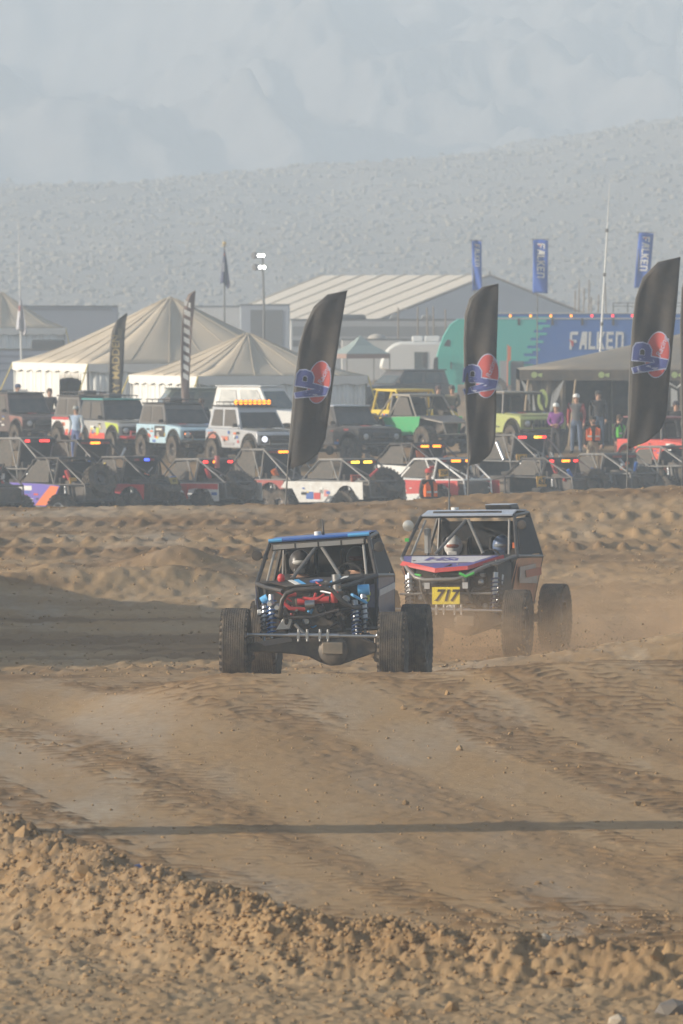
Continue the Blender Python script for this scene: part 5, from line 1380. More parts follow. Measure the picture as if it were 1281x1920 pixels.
# ---------------------------------------------------------------- trailers, campers, tractor unit
def box_vehicle(name, label, px0, px1, ytop, d, depth, body, rz=0., zb=.6, cat='trailer', group='trailers behind the tents', parts=None):
    x0, x1 = PX(px0, d), PX(px1, d); zt = P(0, ytop, d).z; g0 = gz((x0 + x1)/2, d)
    root = empty(name, (x0, d, g0), rz, label, cat, group); L_ = (x1 - x0)/math.cos(rz); h = zt - g0
    c = MB(); c.box((L_/2, depth/2, (zb + h)/2), (L_, depth, h - zb)); bo = c.build('body', body, root, False, .06)
    c = MB(); c.box((L_/2, depth/2, h + .02), (L_ + .04, depth + .04, .06)); c.build('roof_rail', GREYT, root)
    for k in (.72, .80):
        for yy in (.12, depth - .12):
            w = share('wheel', RIM_D, root, (L_*k, yy, .45), (0, 0, 0 if yy > depth/2 else math.pi), (.9, .9, .9)); share('tyre', TYRE_LUG, w)
    return root, L_, h
GREYV = M('grey_blue_van', (.33, .36, .42), .5, 0, .1)
r_, L_, h_ = box_vehicle('cargo_trailer', 'long blue-grey box trailer behind the large tan tent', -120, 221, 575, 470, 2.6, GREYV, rad(6))
c = MB(); c.panel([(.3, -.012, h_ - .18), (L_ - .3, -.012, h_ - .18), (L_ - .3, -.012, h_ - .06), (.3, -.012, h_ - .06)], .01); c.build('trim', M('dark_trim', (.22, .24, .27), .5, 0, .1), r_)
r_, L_, h_ = box_vehicle('motorhome', 'low blue motorhome with roof air units below the box trailer', -90, 175, 656, 400, 2.4, M('rv_blue', (.24, .28, .36), .45, 0, .1), 0, .5, 'motorhome')
for a, w in ((L_*.68, 1.5), (L_*.90, .7)):
    c = MB(); c.prism([(a - w/2, h_), (a - w/2 + .05, h_ + .42), (a + w/2 - .15, h_ + .42), (a + w/2, h_)], .6, 1.6); c.build('air_unit', M('air_unit_dark', (.08, .085, .09), .5, 0, .1), r_, False, .05)
for k in range(3):
    c = MB(); c.panel([(.2, -.015, h_ - .3 - .3*k), (L_ - .2, -.015, h_ - .3 - .3*k), (L_ - .2, -.015, h_ - .22 - .3*k), (.2, -.015, h_ - .22 - .3*k)], .01); c.build('body_stripe', M('rv_stripe', (.15, .18, .25), .4, 0, .1), r_)
r_, L_, h_ = box_vehicle('box_trailer', 'white box trailer behind the flagpole', 360, 452, 575, 520, 2.6, WHITE, rad(4))
r_, L_, h_ = box_vehicle('cargo_box', 'grey framed cargo box with its dark end open beside the light tower', 450, 543, 572, 500, 2.6, M('frame_grey', (.38, .41, .46), .5, 0, .1))
c = MB(); c.panel([(.55, -.02, .7), (L_ - .35, -.02, .7), (L_ - .35, -.02, h_ - .25), (.55, -.02, h_ - .25)], .02); c.build('open_end', M('box_inside', (.14, .145, .15), .8, 0, .1), r_)
r_, L_, h_ = box_vehicle('motorhome', 'long grey motorhome with dark awning band before the huge white tent', 545, 900, 600, 452, 2.6, M('rv_grey', (.36, .37, .38), .45, 0, .1), 0, .5, 'motorhome')
c = MB(); c.panel([(.1, -.012, h_ - .75), (L_ - .1, -.012, h_ - .75), (L_ - .1, -.012, h_ - .30), (.1, -.012, h_ - .30)], .015); c.build('awning', M('awning_grey', (.20, .21, .22), .6, 0, .1), r_)
c = MB(); c.panel([(.1, -.016, h_ - 1.25), (L_ - .1, -.016, h_ - 1.25), (L_ - .1, -.016, h_ - .95), (.1, -.016, h_ - .95)], .01); c.build('window_band', M('band_dark', (.10, .105, .11), .4, 0, .1), r_)
for k, (a, w) in enumerate(((L_*.33, 1.3), (L_*.55, .5), (L_*.72, .6))):
    c = MB(); c.prism([(a - w/2, h_ + .04), (a - w/2 + .1, h_ + .26), (a + w/2 - .1, h_ + .26), (a + w/2, h_ + .04)], .5, 1.5); c.build('air_unit', M('air_unit_grey', (.25, .25, .25), .5, 0, .1) if k else M('air_unit_dark', (.08, .085, .09), .5, 0, .1), r_, False, .05)
r_, L_, h_ = box_vehicle('travel_trailer', 'low pale travel trailer with dome vent in front of the grey motorhome', 640, 850, 637, 436, 2.4, M('rv_white', (.55, .54, .51), .5, 0, .12), 0, .5)
c = MB(); c.ball((L_*.32, .8, h_), (.45, .4, .28), 14, 8); c.build('vent_dome', M('vent_tan', (.42, .38, .33), .6, 0, .1), r_, True)
# rounded white camper
def camper():
    d = 428.; x0, x1 = PX(712, d), PX(842, d); g0 = gz(x0, d); root = empty('camper', (x0, d, g0), 0, 'white fifth-wheel camper with a bulging rounded nose', 'camper', 'trailers behind the tents')
    zt = P(0, 641, d).z - g0; zb_ = P(0, 700, d).z - g0; L_ = x1 - x0 + .8
    nose = [(1.05*(1 - math.cos(rad(a)))*1.0, zb_ + .18 + (zt - zb_ - .18)*math.sin(rad(a))) for a in range(0, 91, 9)]
    prof = [(.9, zb_)] + [(.0, zb_ + .18)] + nose[1:] + [(L_, zt), (L_, .7), (1.6, .7), (1.5, zb_)]
    c = MB(); c.prism(prof, 0, 2.4); c.build('body', M('camper_white', (.74, .72, .67), .4, 0, .06), root, True, .12)
    c = MB(); c.panel([(1.55, -.012, zb_ + .12), (2.15, -.012, zb_ + .12), (2.15, -.012, zt - .45), (1.55, -.012, zt - .45)], .012); c.build('window', M('tinted_glass', (.05, .07, .075), .15, 0, .15), root, False, .0)
    for a, w in ((1.7, .5), (2.35, .7)):
        c = MB(); c.box((a, 1.2, zt + .13), (w, .8, .26)); c.build('air_unit', WHITE, root, False, .06)
    for k in (L_*.6, L_*.75):
        w = share('wheel', RIM_D, root, (k, .15, .4), (0, 0, math.pi), (.8,)*3); share('tyre', TYRE_LUG, w)
camper()
TEAL = M('teal_truck', (.055, .45, .36), .35, 0, .06)
def tractor():
    d = 405.; x0 = PX(815, d); g0 = gz(x0, d); root = empty('semi_truck', (x0, d, g0), 0, 'teal sleeper-cab semi truck hitched to the blue and teal trailer', 'truck')
    s = d/F; X = lambda px: (px - 815)*s; Zp = lambda py: CAMZ + (HZ - py)*s - g0
    prof = [(X(790), .7), (X(790), Zp(722)), (X(800), Zp(708)), (X(817), Zp(700)), (X(818), Zp(675)), (X(824), Zp(652)), (X(833), Zp(628)), (X(845), Zp(608)), (X(860), Zp(598)), (X(884), Zp(598)), (X(884), .7)]
    c = MB(); c.prism(prof, 0, 2.5); c.build('cab', TEAL, root, False, .06)
    c = MB(); c.prism([(X(832), Zp(648)), (X(839), Zp(636)), (X(845), Zp(638)), (X(844), Zp(650))], -.012, 0.002); c.build('sleeper_window', GLASS, root)
    c = MB(); c.prism([(X(812), Zp(697)), (X(814), Zp(672)), (X(821), Zp(668)), (X(822), Zp(697))], -.012, .002); c.build('door_window', GLASS, root)
    c = MB(); c.prism([(X(822), Zp(736)), (X(822), Zp(665)), (X(858), Zp(665)), (X(858), Zp(736))], -.010, .002); dr = c.build('door', M('teal_door', (.05, .42, .34), .35, 0, .06), root)
    c = MB(); c.box((X(846), -.03, Zp(685)), (.05, .03, .3)); c.build('handle', BLACK, dr)
    c = MB(); c.tube([(X(800), -.25, Zp(700)), (X(796), -.35, Zp(680))], .03, 6); c.box((X(796), -.38, Zp(672)), (.18, .2, .55)); c.build('mirror', BLACK, root, False, .04)
    c = MB(); c.box((X(786), 1.25, 1.0), (.25, 2.3, .5)); c.build('bumper', STEEL, root, False, .05)
    c = MB(); c.box((X(889), 1.25, (Zp(600) + .9)/2), (.30, 2.3, Zp(600) - .9)); c.build('fairing', M('fairing_dark', (.16, .20, .19), .5, 0, .1), root)
    for wx in (X(797), X(905), X(930)):
        for yy in (.15, 2.35):
            w = share('wheel', RIM_S, root, (wx, yy, .5), (0, 0, math.pi if yy < 1 else 0)); share('tyre', TYRE_RIB, w)
    c = MB(); c.prism([(X(782), Zp(745)), (X(784), Zp(728)), (X(800), Zp(716)), (X(812), Zp(722)), (X(812), Zp(745))], .1, 2.4); c.build('engine_hood', TEAL, root, False, .08)
tractor()
FL = dict(F=[(0, 0), (.20, 0), (.20, .38), (.62, .38), (.62, .54), (.20, .54), (.20, .82), (.75, .82), (.75, 1), (.12, 1), (.03, .96), (0, .88)],
          A=[(0, 0), (.24, 1), (.72, 1), (.72, 0), (.52, 0), (.52, .25), (.28, .25), (.22, 0)], L=[(0, 0), (0, 1), (.20, 1), (.20, .18), (.66, .18), (.66, 0)],
          K=[(0, 0), (0, 1), (.20, 1), (.20, .60), (.50, 1), (.75, 1), (.40, .52), (.78, 0), (.53, 0), (.20, .44), (.20, 0)],
          E=[(0, 0), (0, 1), (.68, 1), (.68, .82), (.20, .82), (.20, .59), (.58, .59), (.58, .42), (.20, .42), (.20, .18), (.68, .18), (.68, 0)],
          N=[(0, 0), (0, 1), (.60, 1), (.72, .94), (.75, .85), (.75, 0), (.55, 0), (.55, .82), (.20, .82), (.20, 0)])
def block_word(word, origin, X, Y, size, mat, parent, redm, fn=None, wx=1.0):
    o3 = Vector(origin); X = Vector(X).normalized(); Y = Vector(Y).normalized(); nrm = X.cross(Y)
    adv = 0.
    for i, ch in enumerate(word):
        c = MB(); pts = [o3 + X*(adv + p[0]*.92 + .06*p[1])*size*wx + Y*p[1]*size for p in FL[ch]]
        if fn: pts = [fn(p) for p in pts]
        c.panel(pts, .012); c.build('letter', mat, parent)
        if ch == 'F':
            c = MB(); pts = [o3 + X*(adv + a)*size*wx + Y*b*size + nrm*.012 for a, b in ((-.10, .56), (.34, .48), (.34, .18), (.2, .18), (.08, .46))]
            if fn: pts = [fn(p) for p in pts]
            c.panel(pts, .012); c.build('red_flash', redm, parent)
        adv += .80 if ch not in 'L' else .70
    return adv*size
def falken_trailer():
    d = 411.; px0 = 906; x0 = PX(px0, d); g0 = gz(x0, d); s = d/F; root = empty('race_trailer', (x0, d, g0), 0, 'long teal and blue race trailer with large white lettering', 'trailer', 'trailers behind the tents')
    Zp = lambda py: CAMZ + (HZ - py)*s - g0; X = lambda px: (px - px0)*s
    L_ = 15.8; zt = Zp(586)
    BLUET = M('trailer_blue', (.03, .13, .44), .35, 0, .06)
    c = MB(); c.box((L_/2, 1.3, (zt + .6)/2), (L_, 2.6, zt - .6)); c.build('body', BLUET, root, False, .03)
    z1, z0 = Zp(594), .62
    pts = [(X(907), z0), (X(907), z1)]; z = z1
    stp = [1043, 1022, 1012, 1030, 1008, 1020, 1002, 1018, 998, 1012, 992, 1008, 988, 1004, 984, 1000]
    n = 26; k = 0
    for i in range(n):
        zz = z1 - (z1 - z0)*i/n; zn = z1 - (z1 - z0)*(i + 1)/n
        ph = i % 3; xx = 1038 - i*2.1 - (0 if ph == 0 else 12 if ph == 1 else 26)
        pts += [(X(xx), zz), (X(xx), zn)]
    c = MB(); c.prism(pts, -.014, .002); c.build('teal_graphic', M('trailer_teal', (.07, .46, .40), .35, 0, .06), root)
    c = MB(); c.box((L_/2, -.02, Zp(597)), (L_, .03, .05)); c.box((L_/2, -.02, Zp(587)), (L_, .03, .06)); c.build('top_rail', M('rail_pale', (.55, .56, .57), .4, .3, .1), root)
    for px in (957, 995, 1033, 1071, 1110, 1149, 1186):
        c = MB(); c.box((X(px), -.035, Zp(592)), (.09, .03, .09)); c.build('clearance_lamp', AMBER if px < 1100 else REDL, root)
    for px in (973, 1036, 1092, 1150):
        c = MB(); c.box((X(px), -.02, Zp(603)), (.10, .03, .30)); c.build('vent', BLACK, root)
    c = MB(); c.box((X(970), -.05, Zp(712)), (.55, .12, 1.6)); c.build('cabinet', M('cabinet_dark', (.10, .11, .12), .5, 0, .15), root, False, .02)
    block_word('FALKEN', (X(1068), -.02, Zp(655)), (1, 0, 0), (0, 0, 1), .76, WHITE, root, RED, None, .66)
    for k in (L_*.80, L_*.88):
        for yy in (.15, 2.45):
            w = share('wheel', RIM_S, root, (k, yy, .5), (0, 0, math.pi if yy < 1 else 0)); share('tyre', TYRE_RIB, w)
    c = MB(); c.box((X(945), -.25, 1.0), (.35, .3, 1.3)); cb = c.build('fuel_pump', M('pump_grey', (.35, .36, .37), .5, 0, .1)); cb.location = root.location; tag(cb, 'grey equipment locker standing against the teal trailer', 'locker')
    c = MB(); c.panel([(X(952), -.45, 2.3), (X(958), -.45, 2.25), (X(958), -.45, 1.7), (X(952), -.45, 1.6), (X(951), -.45, 2.0)], .03); c.tube([(X(952), -.45, 2.35), (X(951), -.45, .0)], .02, 6)
    f_ = c.build('warning_flag', ORANGE); f_.location = root.location; tag(f_, 'small orange warning flag by the teal trailer', 'flag')
falken_trailer()

# ---------------------------------------------------------------- flags and poles
def feather(name, label, px_base, py_base, d, pts_l, pts_r, fabric, deco=None, group='feather banners', zb=None, polem=GREYT):
    """pts_l / pts_r: photo outline of the pole edge and the free edge, bottom to top"""
    s = d/F; x0 = PX(px_base, d); g0 = gz(x0, d) if zb is None else zb
    root = empty(name, (x0, d, g0), 0, label, 'banner', group)
    X = lambda px: (px - px_base)*s; Zp = lambda py: CAMZ + (HZ - py)*s - g0
    L = [(X(a), Zp(b)) for a, b in pts_l]; R_ = [(X(a), Zp(b)) for a, b in pts_r]
    def along(pl, t):
        ds = [0]
        for i in range(len(pl) - 1): ds.append(ds[-1] + math.dist(pl[i], pl[i+1]))
        q = t*ds[-1]
        for i in range(len(pl) - 1):
            if q <= ds[i+1] + 1e-9:
                f = (q - ds[i])/max(ds[i+1] - ds[i], 1e-9); return (pl[i][0] + (pl[i+1][0] - pl[i][0])*f, pl[i][1] + (pl[i+1][1] - pl[i][1])*f)
        return pl[-1]
    amp = .045
    def wave(x, z): return amp*math.sin(x*6.0 + z*1.3 + px_base) + .5*amp*math.sin(x*13 - z*2.1 + px_base*.7)
    n, m = 12, 36; vs = []
    for i in range(m + 1):
        a, b = along(L, i/m), along(R_, i/m)
        for j in range(n + 1):
            u = j/n; x, z = a[0] + (b[0] - a[0])*u, a[1] + (b[1] - a[1])*u
            vs.append((x, wave(x, z)*min(1, u*4), z))
    c = MB(); c.add(vs, [(i*(n+1)+j, i*(n+1)+j+1, (i+1)*(n+1)+j+1, (i+1)*(n+1)+j) for i in range(m) for j in range(n)])
    fo = c.build('banner_cloth', fabric, root, True); so = fo.modifiers.new('thick', 'SOLIDIFY'); so.thickness = .004
    c = MB(); c.tube([(0, .012, -.05), (L[0][0] - .004, .012, L[0][1])] + [(p[0] - .004, .012, p[1]) for p in L[1:]], [.017] + [.015]*(len(L) - 1) + [.008], 8); c.build('pole', polem, root, True)
    def on(p, off=.02):
        return Vector((p[0], wave(p[0], p[2]) - off, p[2]))
    if deco: deco(fo, X, Zp, on)
    return root
LB = M('logo_pale', (.42, .46, .62), .6, 0, .05); LR = M('logo_red', (.46, .07, .07), .6, 0, .06); LBL = M('logo_blue', (.055, .075, .26), .6, 0, .06)
BANNER = M('banner_black', (.018, .018, .02), .5, 0, .10, 3, .35)
def vp_logo(cx, cy, h, tilt):
    """round red badge behind upright-turned block letters"""
    def deco(fo, X, Zp, on):
        s = X(1) - X(0)
        hh = h*s
        ct, st = math.cos(tilt), math.sin(tilt)
        def tr(a, b):  # logo space: a right, b up, units of logo height
            return (X(cx) + (a*ct + b*st)*hh, 0, Zp(cy) + (-a*st + b*ct)*hh)
        def shape(pl, m_, off, nm, hole=None):
            bm = bmesh.new(); vsb = [bm.verts.new(tr(*p)) for p in pl]
            if hole:
                hv = [bm.verts.new(tr(*p)) for p in hole]
                es = [bm.edges.new((vsb[i], vsb[(i+1) % len(vsb)])) for i in range(len(vsb))] + [bm.edges.new((hv[i], hv[(i+1) % len(hv)])) for i in range(len(hv))]
                bmesh.ops.triangle_fill(bm, use_beauty=True, edges=es)
            else: bm.faces.new(vsb)
            bmesh.ops.triangulate(bm, faces=bm.faces)
            bmesh.ops.subdivide_edges(bm, edges=bm.edges, cuts=2, use_grid_fill=True)
            for v_ in bm.verts: v_.co = on(v_.co, off)
            me = bpy.data.meshes.new(nm); bm.to_mesh(me); bm.free(); me.materials.append(m_)
            o = bpy.data.objects.new(nm, me); COL.objects.link(o); o.parent = fo
        ell = lambda rx, rz, n=30: [(.10 + rx*math.cos(2*math.pi*k/n), rz*math.sin(2*math.pi*k/n)) for k in range(n)]
        shape(ell(.270, .500), LB, .014, 'badge_rim'); shape(ell(.250, .478), LR, .020, 'badge')
        V = [(-.36, -.44), (-.40, -.33), (.06, -.165), (-.42, -.165), (-.42, .10), (-.37, .19), (-.24, .22), (-.10, .19), (-.035, .09), (-.035, -.055), (.34, -.09), (.31, -.26)]
        hole = [(-.285, -.045), (-.285, .06), (-.255, .095), (-.20, .095), (-.165, .06), (-.165, -.045)]
        ce = (-.03, -.1)
        big = [(-.375, -.465), (-.43, -.335), (-.02, -.185), (-.445, -.19), (-.445, .11), (-.385, .215), (-.24, .245), (-.085, .21), (-.012, .10), (-.012, -.035), (.355, -.07), (.325, -.285)]
        shape(big, LB, .026, 'letter_edge', [(p[0]*.8 - .045, p[1]*.8) for p in hole]); shape(V, LBL, .032, 'letters', hole)
        o3 = tr(.18, .17); text('Racing', hh*.17, LB, fo, (o3[0], 0, o3[2]), (-st*-1 + .28, 0, ct), (-ct, 0, st + .1), 'script', .35, .0, fn=lambda p: on(p, .034))
    return deco
D1 = 188.
feather('feather_banner', 'black feather banner between the maroon and the dusty white buggy', 535, 935, D1, [(540, 880), (546, 800), (553, 720), (562, 650), (573, 610), (590, 575), (615, 553), (652, 545)], [(542, 880), (575, 868), (597, 850), (610, 825), (618, 770), (627, 700), (640, 610), (651, 546)], BANNER, vp_logo(590, 715, 82, rad(10)))
feather('feather_banner', 'black feather banner in front of the teal semi truck', 878, 925, D1, [(879, 872), (876, 800), (872, 700), (871, 640), (873, 590), (882, 560), (905, 539), (935, 532)], [(880, 873), (900, 868), (920, 852), (929, 825), (931, 770), (930, 700), (933, 610), (935, 533)], BANNER, vp_logo(905, 704, 84, rad(4)))
feather('feather_banner', 'black feather banner in front of the wide black canopy', 1176, 908, D1, [(1178, 840), (1180, 760), (1182, 690), (1187, 610), (1193, 560), (1207, 520), (1235, 492), (1276, 482)], [(1180, 841), (1215, 828), (1240, 806), (1250, 780), (1255, 720), (1262, 640), (1270, 560), (1276, 483)], BANNER, vp_logo(1224, 664, 88, rad(6)))
feather('feather_banner', 'black feather banner whose edge shows beside the wide black canopy', 1279, 905, D1 + 1.5, [(1281, 840), (1279, 760), (1278, 690), (1277, 610), (1280, 540), (1292, 505), (1320, 480), (1360, 470)], [(1283, 841), (1315, 828), (1338, 806), (1346, 780), (1350, 720), (1354, 640), (1358, 560), (1360, 471)], BANNER, None)
def gold(fo, X, Zp, on):
    text('RRY MADDEN', (X(1) - X(0))*20, M('gold_ink', (.42, .32, .14), .6, 0, .05), fo, (X(218), 0, Zp(690)), (0, 0, 1), (-1, 0, 0), 'lettering', 0, .004, fn=lambda p: on(p, .02))
    c = MB(); c.panel([on((X(a), 0, Zp(b)), .02) for a, b in ((221, 634), (229, 634), (229, 616), (221, 614))], .004); c.build('mark', M('gold_dim', (.16, .14, .10), .6, 0, .05), fo)
feather('feather_banner', 'charcoal feather banner with gold lettering before the large tan tent', 206, 790, 312., [(205, 760), (205, 700), (207, 650), (211, 620), (220, 600), (238, 587)], [(226, 760), (231, 700), (233, 660), (234, 630), (236, 605), (239, 588)], M('banner_charcoal', (.05, .05, .05), .6, 0, .15, 3), gold)
def slant(fo, X, Zp, on):
    for k in range(9):
        y = 566 + k*17; w = 6.5 - .15*k
        c = MB(); c.panel([on((X(a), 0, Zp(b)), .02) for a, b in ((352 - k*.4 - w, y - 4), (352 - k*.4 + w*.9, y + 2), (352 - k*.4 + w*.9, y + 12), (352 - k*.4 - w, y + 6))], .004); c.build('letter', WHITE, fo)
feather('feather_banner', 'taupe feather banner with slanted white letters before the small tan tent', 342, 790, 312., [(341, 760), (340, 700), (340, 640), (342, 600), (346, 570), (354, 552), (366, 545)], [(354, 760), (356, 700), (359, 640), (362, 600), (365, 570), (366, 556), (367, 546)], M('banner_taupe', (.17, .12, .11), .6, 0, .15, 3), slant)
# rectangular blue flags on poles
def pole_flag(label, px0, py0, px1, py1, px2, py2, d, base_py):
    """top-left, top-right, bottom-centre in the photo"""
    s = d/F; x0 = PX(px0, d); g0 = gz(x0, d); root = empty('pole_flag', (x0, d, g0), 0, label, 'flag', 'tall blue flags along the trailer')
    X = lambda px: (px - px0)*s; Zp = lambda py: CAMZ + (HZ - py)*s - g0
    w = X(px1); lean = X(px2) - w/2
    zt, zb_ = Zp(py0), Zp(py2)
    n, m = 8, 24; vs = []
    def fpt(u, v): 
        x = u*w + lean*(1 - v); z = zb_ + (zt - zb_)*v
        return Vector((x, .05*math.sin(u*5 + v*6 + px0) , z + .02*math.sin(u*4)))
    for i in range(m + 1):
        for j in range(n + 1): vs.append(fpt(j/n, i/m))
    c = MB(); c.add(vs, [(i*(n+1)+j, i*(n+1)+j+1, (i+1)*(n+1)+j+1, (i+1)*(n+1)+j) for i in range(m) for j in range(n)])
    fo = c.build('flag_cloth', M('flag_blue', (.035, .11, .46), .6, 0, .05, 3), root, True); so = fo.modifiers.new('thick', 'SOLIDIFY'); so.thickness = .004
    c = MB(); c.tube([(X(px2 - 6), .05, 0), (X(px2 - 6) + .02, .05, zb_), (-.02, .05, zt + .08)], .025, 8); c.tube([(-.12, .04, zt + .03), (w + .05, .04, zt + .03)], .015, 6); c.build('pole', GREYT, root, True)
    size = w*.50; L_ = zt - zb_
    o0 = fpt(.28, .93)
    def on(p):
        u = (p.x - lean*(1 - (p.z - zb_)/L_))/w; v = (p.z - zb_)/L_
        return Vector((p.x, .05*math.sin(u*5 + v*6 + px0) - .02, p.z))
    dirx = (fpt(.28, .05) - fpt(.28, .93)).normalized(); dirx.y = 0
    # words run down the flag
    block_word('FALKEN', (o0.x, 0, o0.z), dirx, (1, 0, 0), min(size, L_*.86/4.7), WHITE, fo, RED, on)
    return root
pole_flag('blue pole flag rising behind the black banner at the semi truck', 885, 452, 903, 455, 895, 545, 405., 740)
pole_flag('blue pole flag flying above the middle of the race trailer', 1000, 450, 1028, 452, 1013, 550, 405., 740)
pole_flag('blue pole flag half hidden by the black banner at the canopy', 1198, 437, 1226, 440, 1203, 540, 405., 740)
def rag_flag(label, px, ytop, ybot, ft, fb, d, m_, spots, finial=True, polem=GREYT, lean=0., name='flagpole'):
    s = d/F; x0 = PX(px, d); g0 = gz(x0, d); root = empty(name, (x0, d, g0), 0, label, 'flagpole')
    Zp = lambda py: CAMZ + (HZ - py)*s - g0
    h = Zp(ytop); c = MB(); c.tube([(0, 0, 0), (lean*.5, 0, h*.5), (lean, 0, h)], [.05, .04, .012 if not finial else .03], 8); c.build('pole', polem, root, True)
    if finial:
        c = MB(); c.ball((lean, 0, h + .05), .09); c.lathe([(.13, 0), (.13, .03)], (lean, 0, h - .08), (0, 0, 1), 12); c.build('finial', M('brass', (.55, .42, .2), .4, .6, .1), root, True)
    zt, zb_ = Zp(ft), Zp(fb); n, m = 8, 14; vs = []
    for i in range(m + 1):
        v = i/m; z = zt + (zb_ - zt)*v; wd = (.05 + .42*v**.9)*(1.0 if i < m else .8); xp = lean*z/h
        for j in range(n + 1):
            u = j/n; vs.append((xp + (u - .42)*wd, .12*math.sin(u*9 + v*3)*v - .05, z - .12*u*v + (.1*math.sin(u*6) if i == m else 0)))
    c = MB(); c.add(vs, [(i*(n+1)+j, i*(n+1)+j+1, (i+1)*(n+1)+j+1, (i+1)*(n+1)+j) for i in range(m) for j in range(n)])
    fo = c.build('flag_cloth', m_, root, True); so = fo.modifiers.new('thick', 'SOLIDIFY'); so.thickness = .006
    for (v, u, w_, h_, mm_) in spots:
        z = zt + (zb_ - zt)*v; c = MB(); c.box((lean*z/h + u, -.20, z), (w_, .01, h_)); c.build('flag_patch', mm_, fo)
    return root
rag_flag('flagpole with limp dark blue flag and brass finial behind the tan tents', 421, 458, 700, 468, 533, 430., M('flag_navy', (.06, .065, .13), .8, 0, .05, 4), ((.50, -.05, .10, .42, M('flag_pale', (.45, .45, .48), .8, 0, .05)), (.14, .0, .06, .12, M('faded_red', (.5, .13, .09), .4, 0, .3))))
rag_flag('slender whip pole with a limp white flag at the blue motorhome', 42, 415, 700, 555, 620, 395., M('flag_white', (.50, .50, .54), .8, 0, .05, 4), ((.35, -.03, .10, .22, M('faint_pink', (.66, .25, .24), .5, 0, .2)),), False, M('pole_white', (.62, .62, .60), .5, 0, .05), -.16, 'whip_flag')
# whip antenna mast
d = 330.; x0 = PX(1118, d); mb = MB(); g0 = gz(x0, d)
mast = empty('antenna_mast', (x0, d, g0), 0, 'thin white telescopic mast rising past the race trailer', 'mast')
s = d/F; h = CAMZ + (HZ - 343)*s - g0; lx = 25*s
mb.tube([(0, 0, 0), (lx*.45, 0, h*.45), (lx*.8, 0, h*.78), (lx, 0, h)], [.045, .04, .028, .008], 8); mb.build('mast_tube', M('mast_white', (.72, .72, .70), .4, 0, .05), mast, True)
for k in (.42, .62, .8):
    c = MB(); c.tube([(lx*k, 0, h*k), (lx*k, 0, h*k + .12)], .055, 8); c.build('collar', GREYT, mast, True)
# floodlight tower
d = 450.; x0 = PX(495, d); g0 = gz(x0, d); s = d/F; tw = empty('light_tower', (x0, d, g0), 0, 'grey floodlight tower with four lit lamps in two rows', 'light tower')
h = CAMZ + (HZ - 474)*s - g0; mb = MB(); mb.tube([(0, 0, .6), (0, 0, h*.6), (-.06, 0, h)], [.07, .055, .04], 8); mb.build('mast', GREYT, tw, True)
mb = MB(); mb.box((0, 0, .5), (1.6, 1.0, .8)); mb.build('generator', GREYV, tw, False, .05)
for row, py in enumerate((479, 501)):
    z = CAMZ + (HZ - py)*s - g0
    mb = MB(); mb.box((-.22, 0, z), (.62, .06, .05)); mb.build('crossbar', GREYT, tw)
    for k in range(3):
        x = -.42 + .19*k + .05*row
        mb = MB(); mb.lathe([(.05, .25), (.12, .05), (.135, -.05)] if k else [(.05, .2), (.16, 0), (.17, -.1)], (x, -.02, z), (0, 1, 0) if k else (.8, .5, 0), 14); l_ = mb.build('lamp_housing', M('lamp_housing', (.12, .12, .13), .5, .2, .1), tw, True)
        if k:
            mb = MB(); mb.lathe([(.085, -.055), (.05, -.085), (.01, -.09)], (x, -.02, z), (0, 1, 0), 14); mb.build('lens', WHITEL, l_, True)
# timber stakes stacked behind the trailer
d = 500.; s = d/F
for i, (px, y0, y1, dx) in enumerate(((1075, 575, 545, 4), (1084, 575, 525, 3), (1092, 575, 540, 5), (1103, 575, 524, 2), (1112, 575, 556, -3), (1120, 572, 552, 4), (1139, 575, 530, -4), (747, 600, 572, 0), (783, 600, 571, 1), (804, 600, 572, -3), (815, 600, 570, -2), (838, 600, 575, -2))):
    x0 = PX(px, d); g0 = gz(x0, d); mb = MB(); zt = CAMZ + (HZ - y1)*s - g0
    mb.tube([(0, 0, 0), (dx*s*.5, .02, zt*.55), (dx*s, 0, zt)], [.05, .045, .035], 6)
    o = mb.build('timber_stake', M('weathered_timber', (.20, .16, .13), .9, 0, .2), None, True); o.location = (x0, d + (i % 3)*.6 - (58 if px < 900 else 0), g0)
    if px < 900: o.location.x = PX(px, d - 58)
    tag(o, 'thin leaning timber stake sticking up above the race trailer' if px > 900 else 'thin timber stake standing above the grey motorhome roof', 'stake', 'stakes behind the trailer' if px > 900 else 'stakes at the motorhome')
# rail fence behind the trailer
fr = empty('rail_fence', (PX(1150, 500.), 500., gz(8, 500)), 0, 'dark rail fence line seen above the race trailer', 'fence')
for k in range(7):
    mb = MB(); mb.tube([(k*.75, 0, 0), (k*.75, 0, CAMZ + (HZ - 567)*500/F - .2)], .03, 6); mb.build('post', CAGE, fr, True)
for zz in (568, 574):
    mb = MB(); z = CAMZ + (HZ - zz)*500/F - .2; mb.tube([(0, 0, z), (4.6, 0, z)], .02, 6); mb.build('rail', CAGE, fr, True)
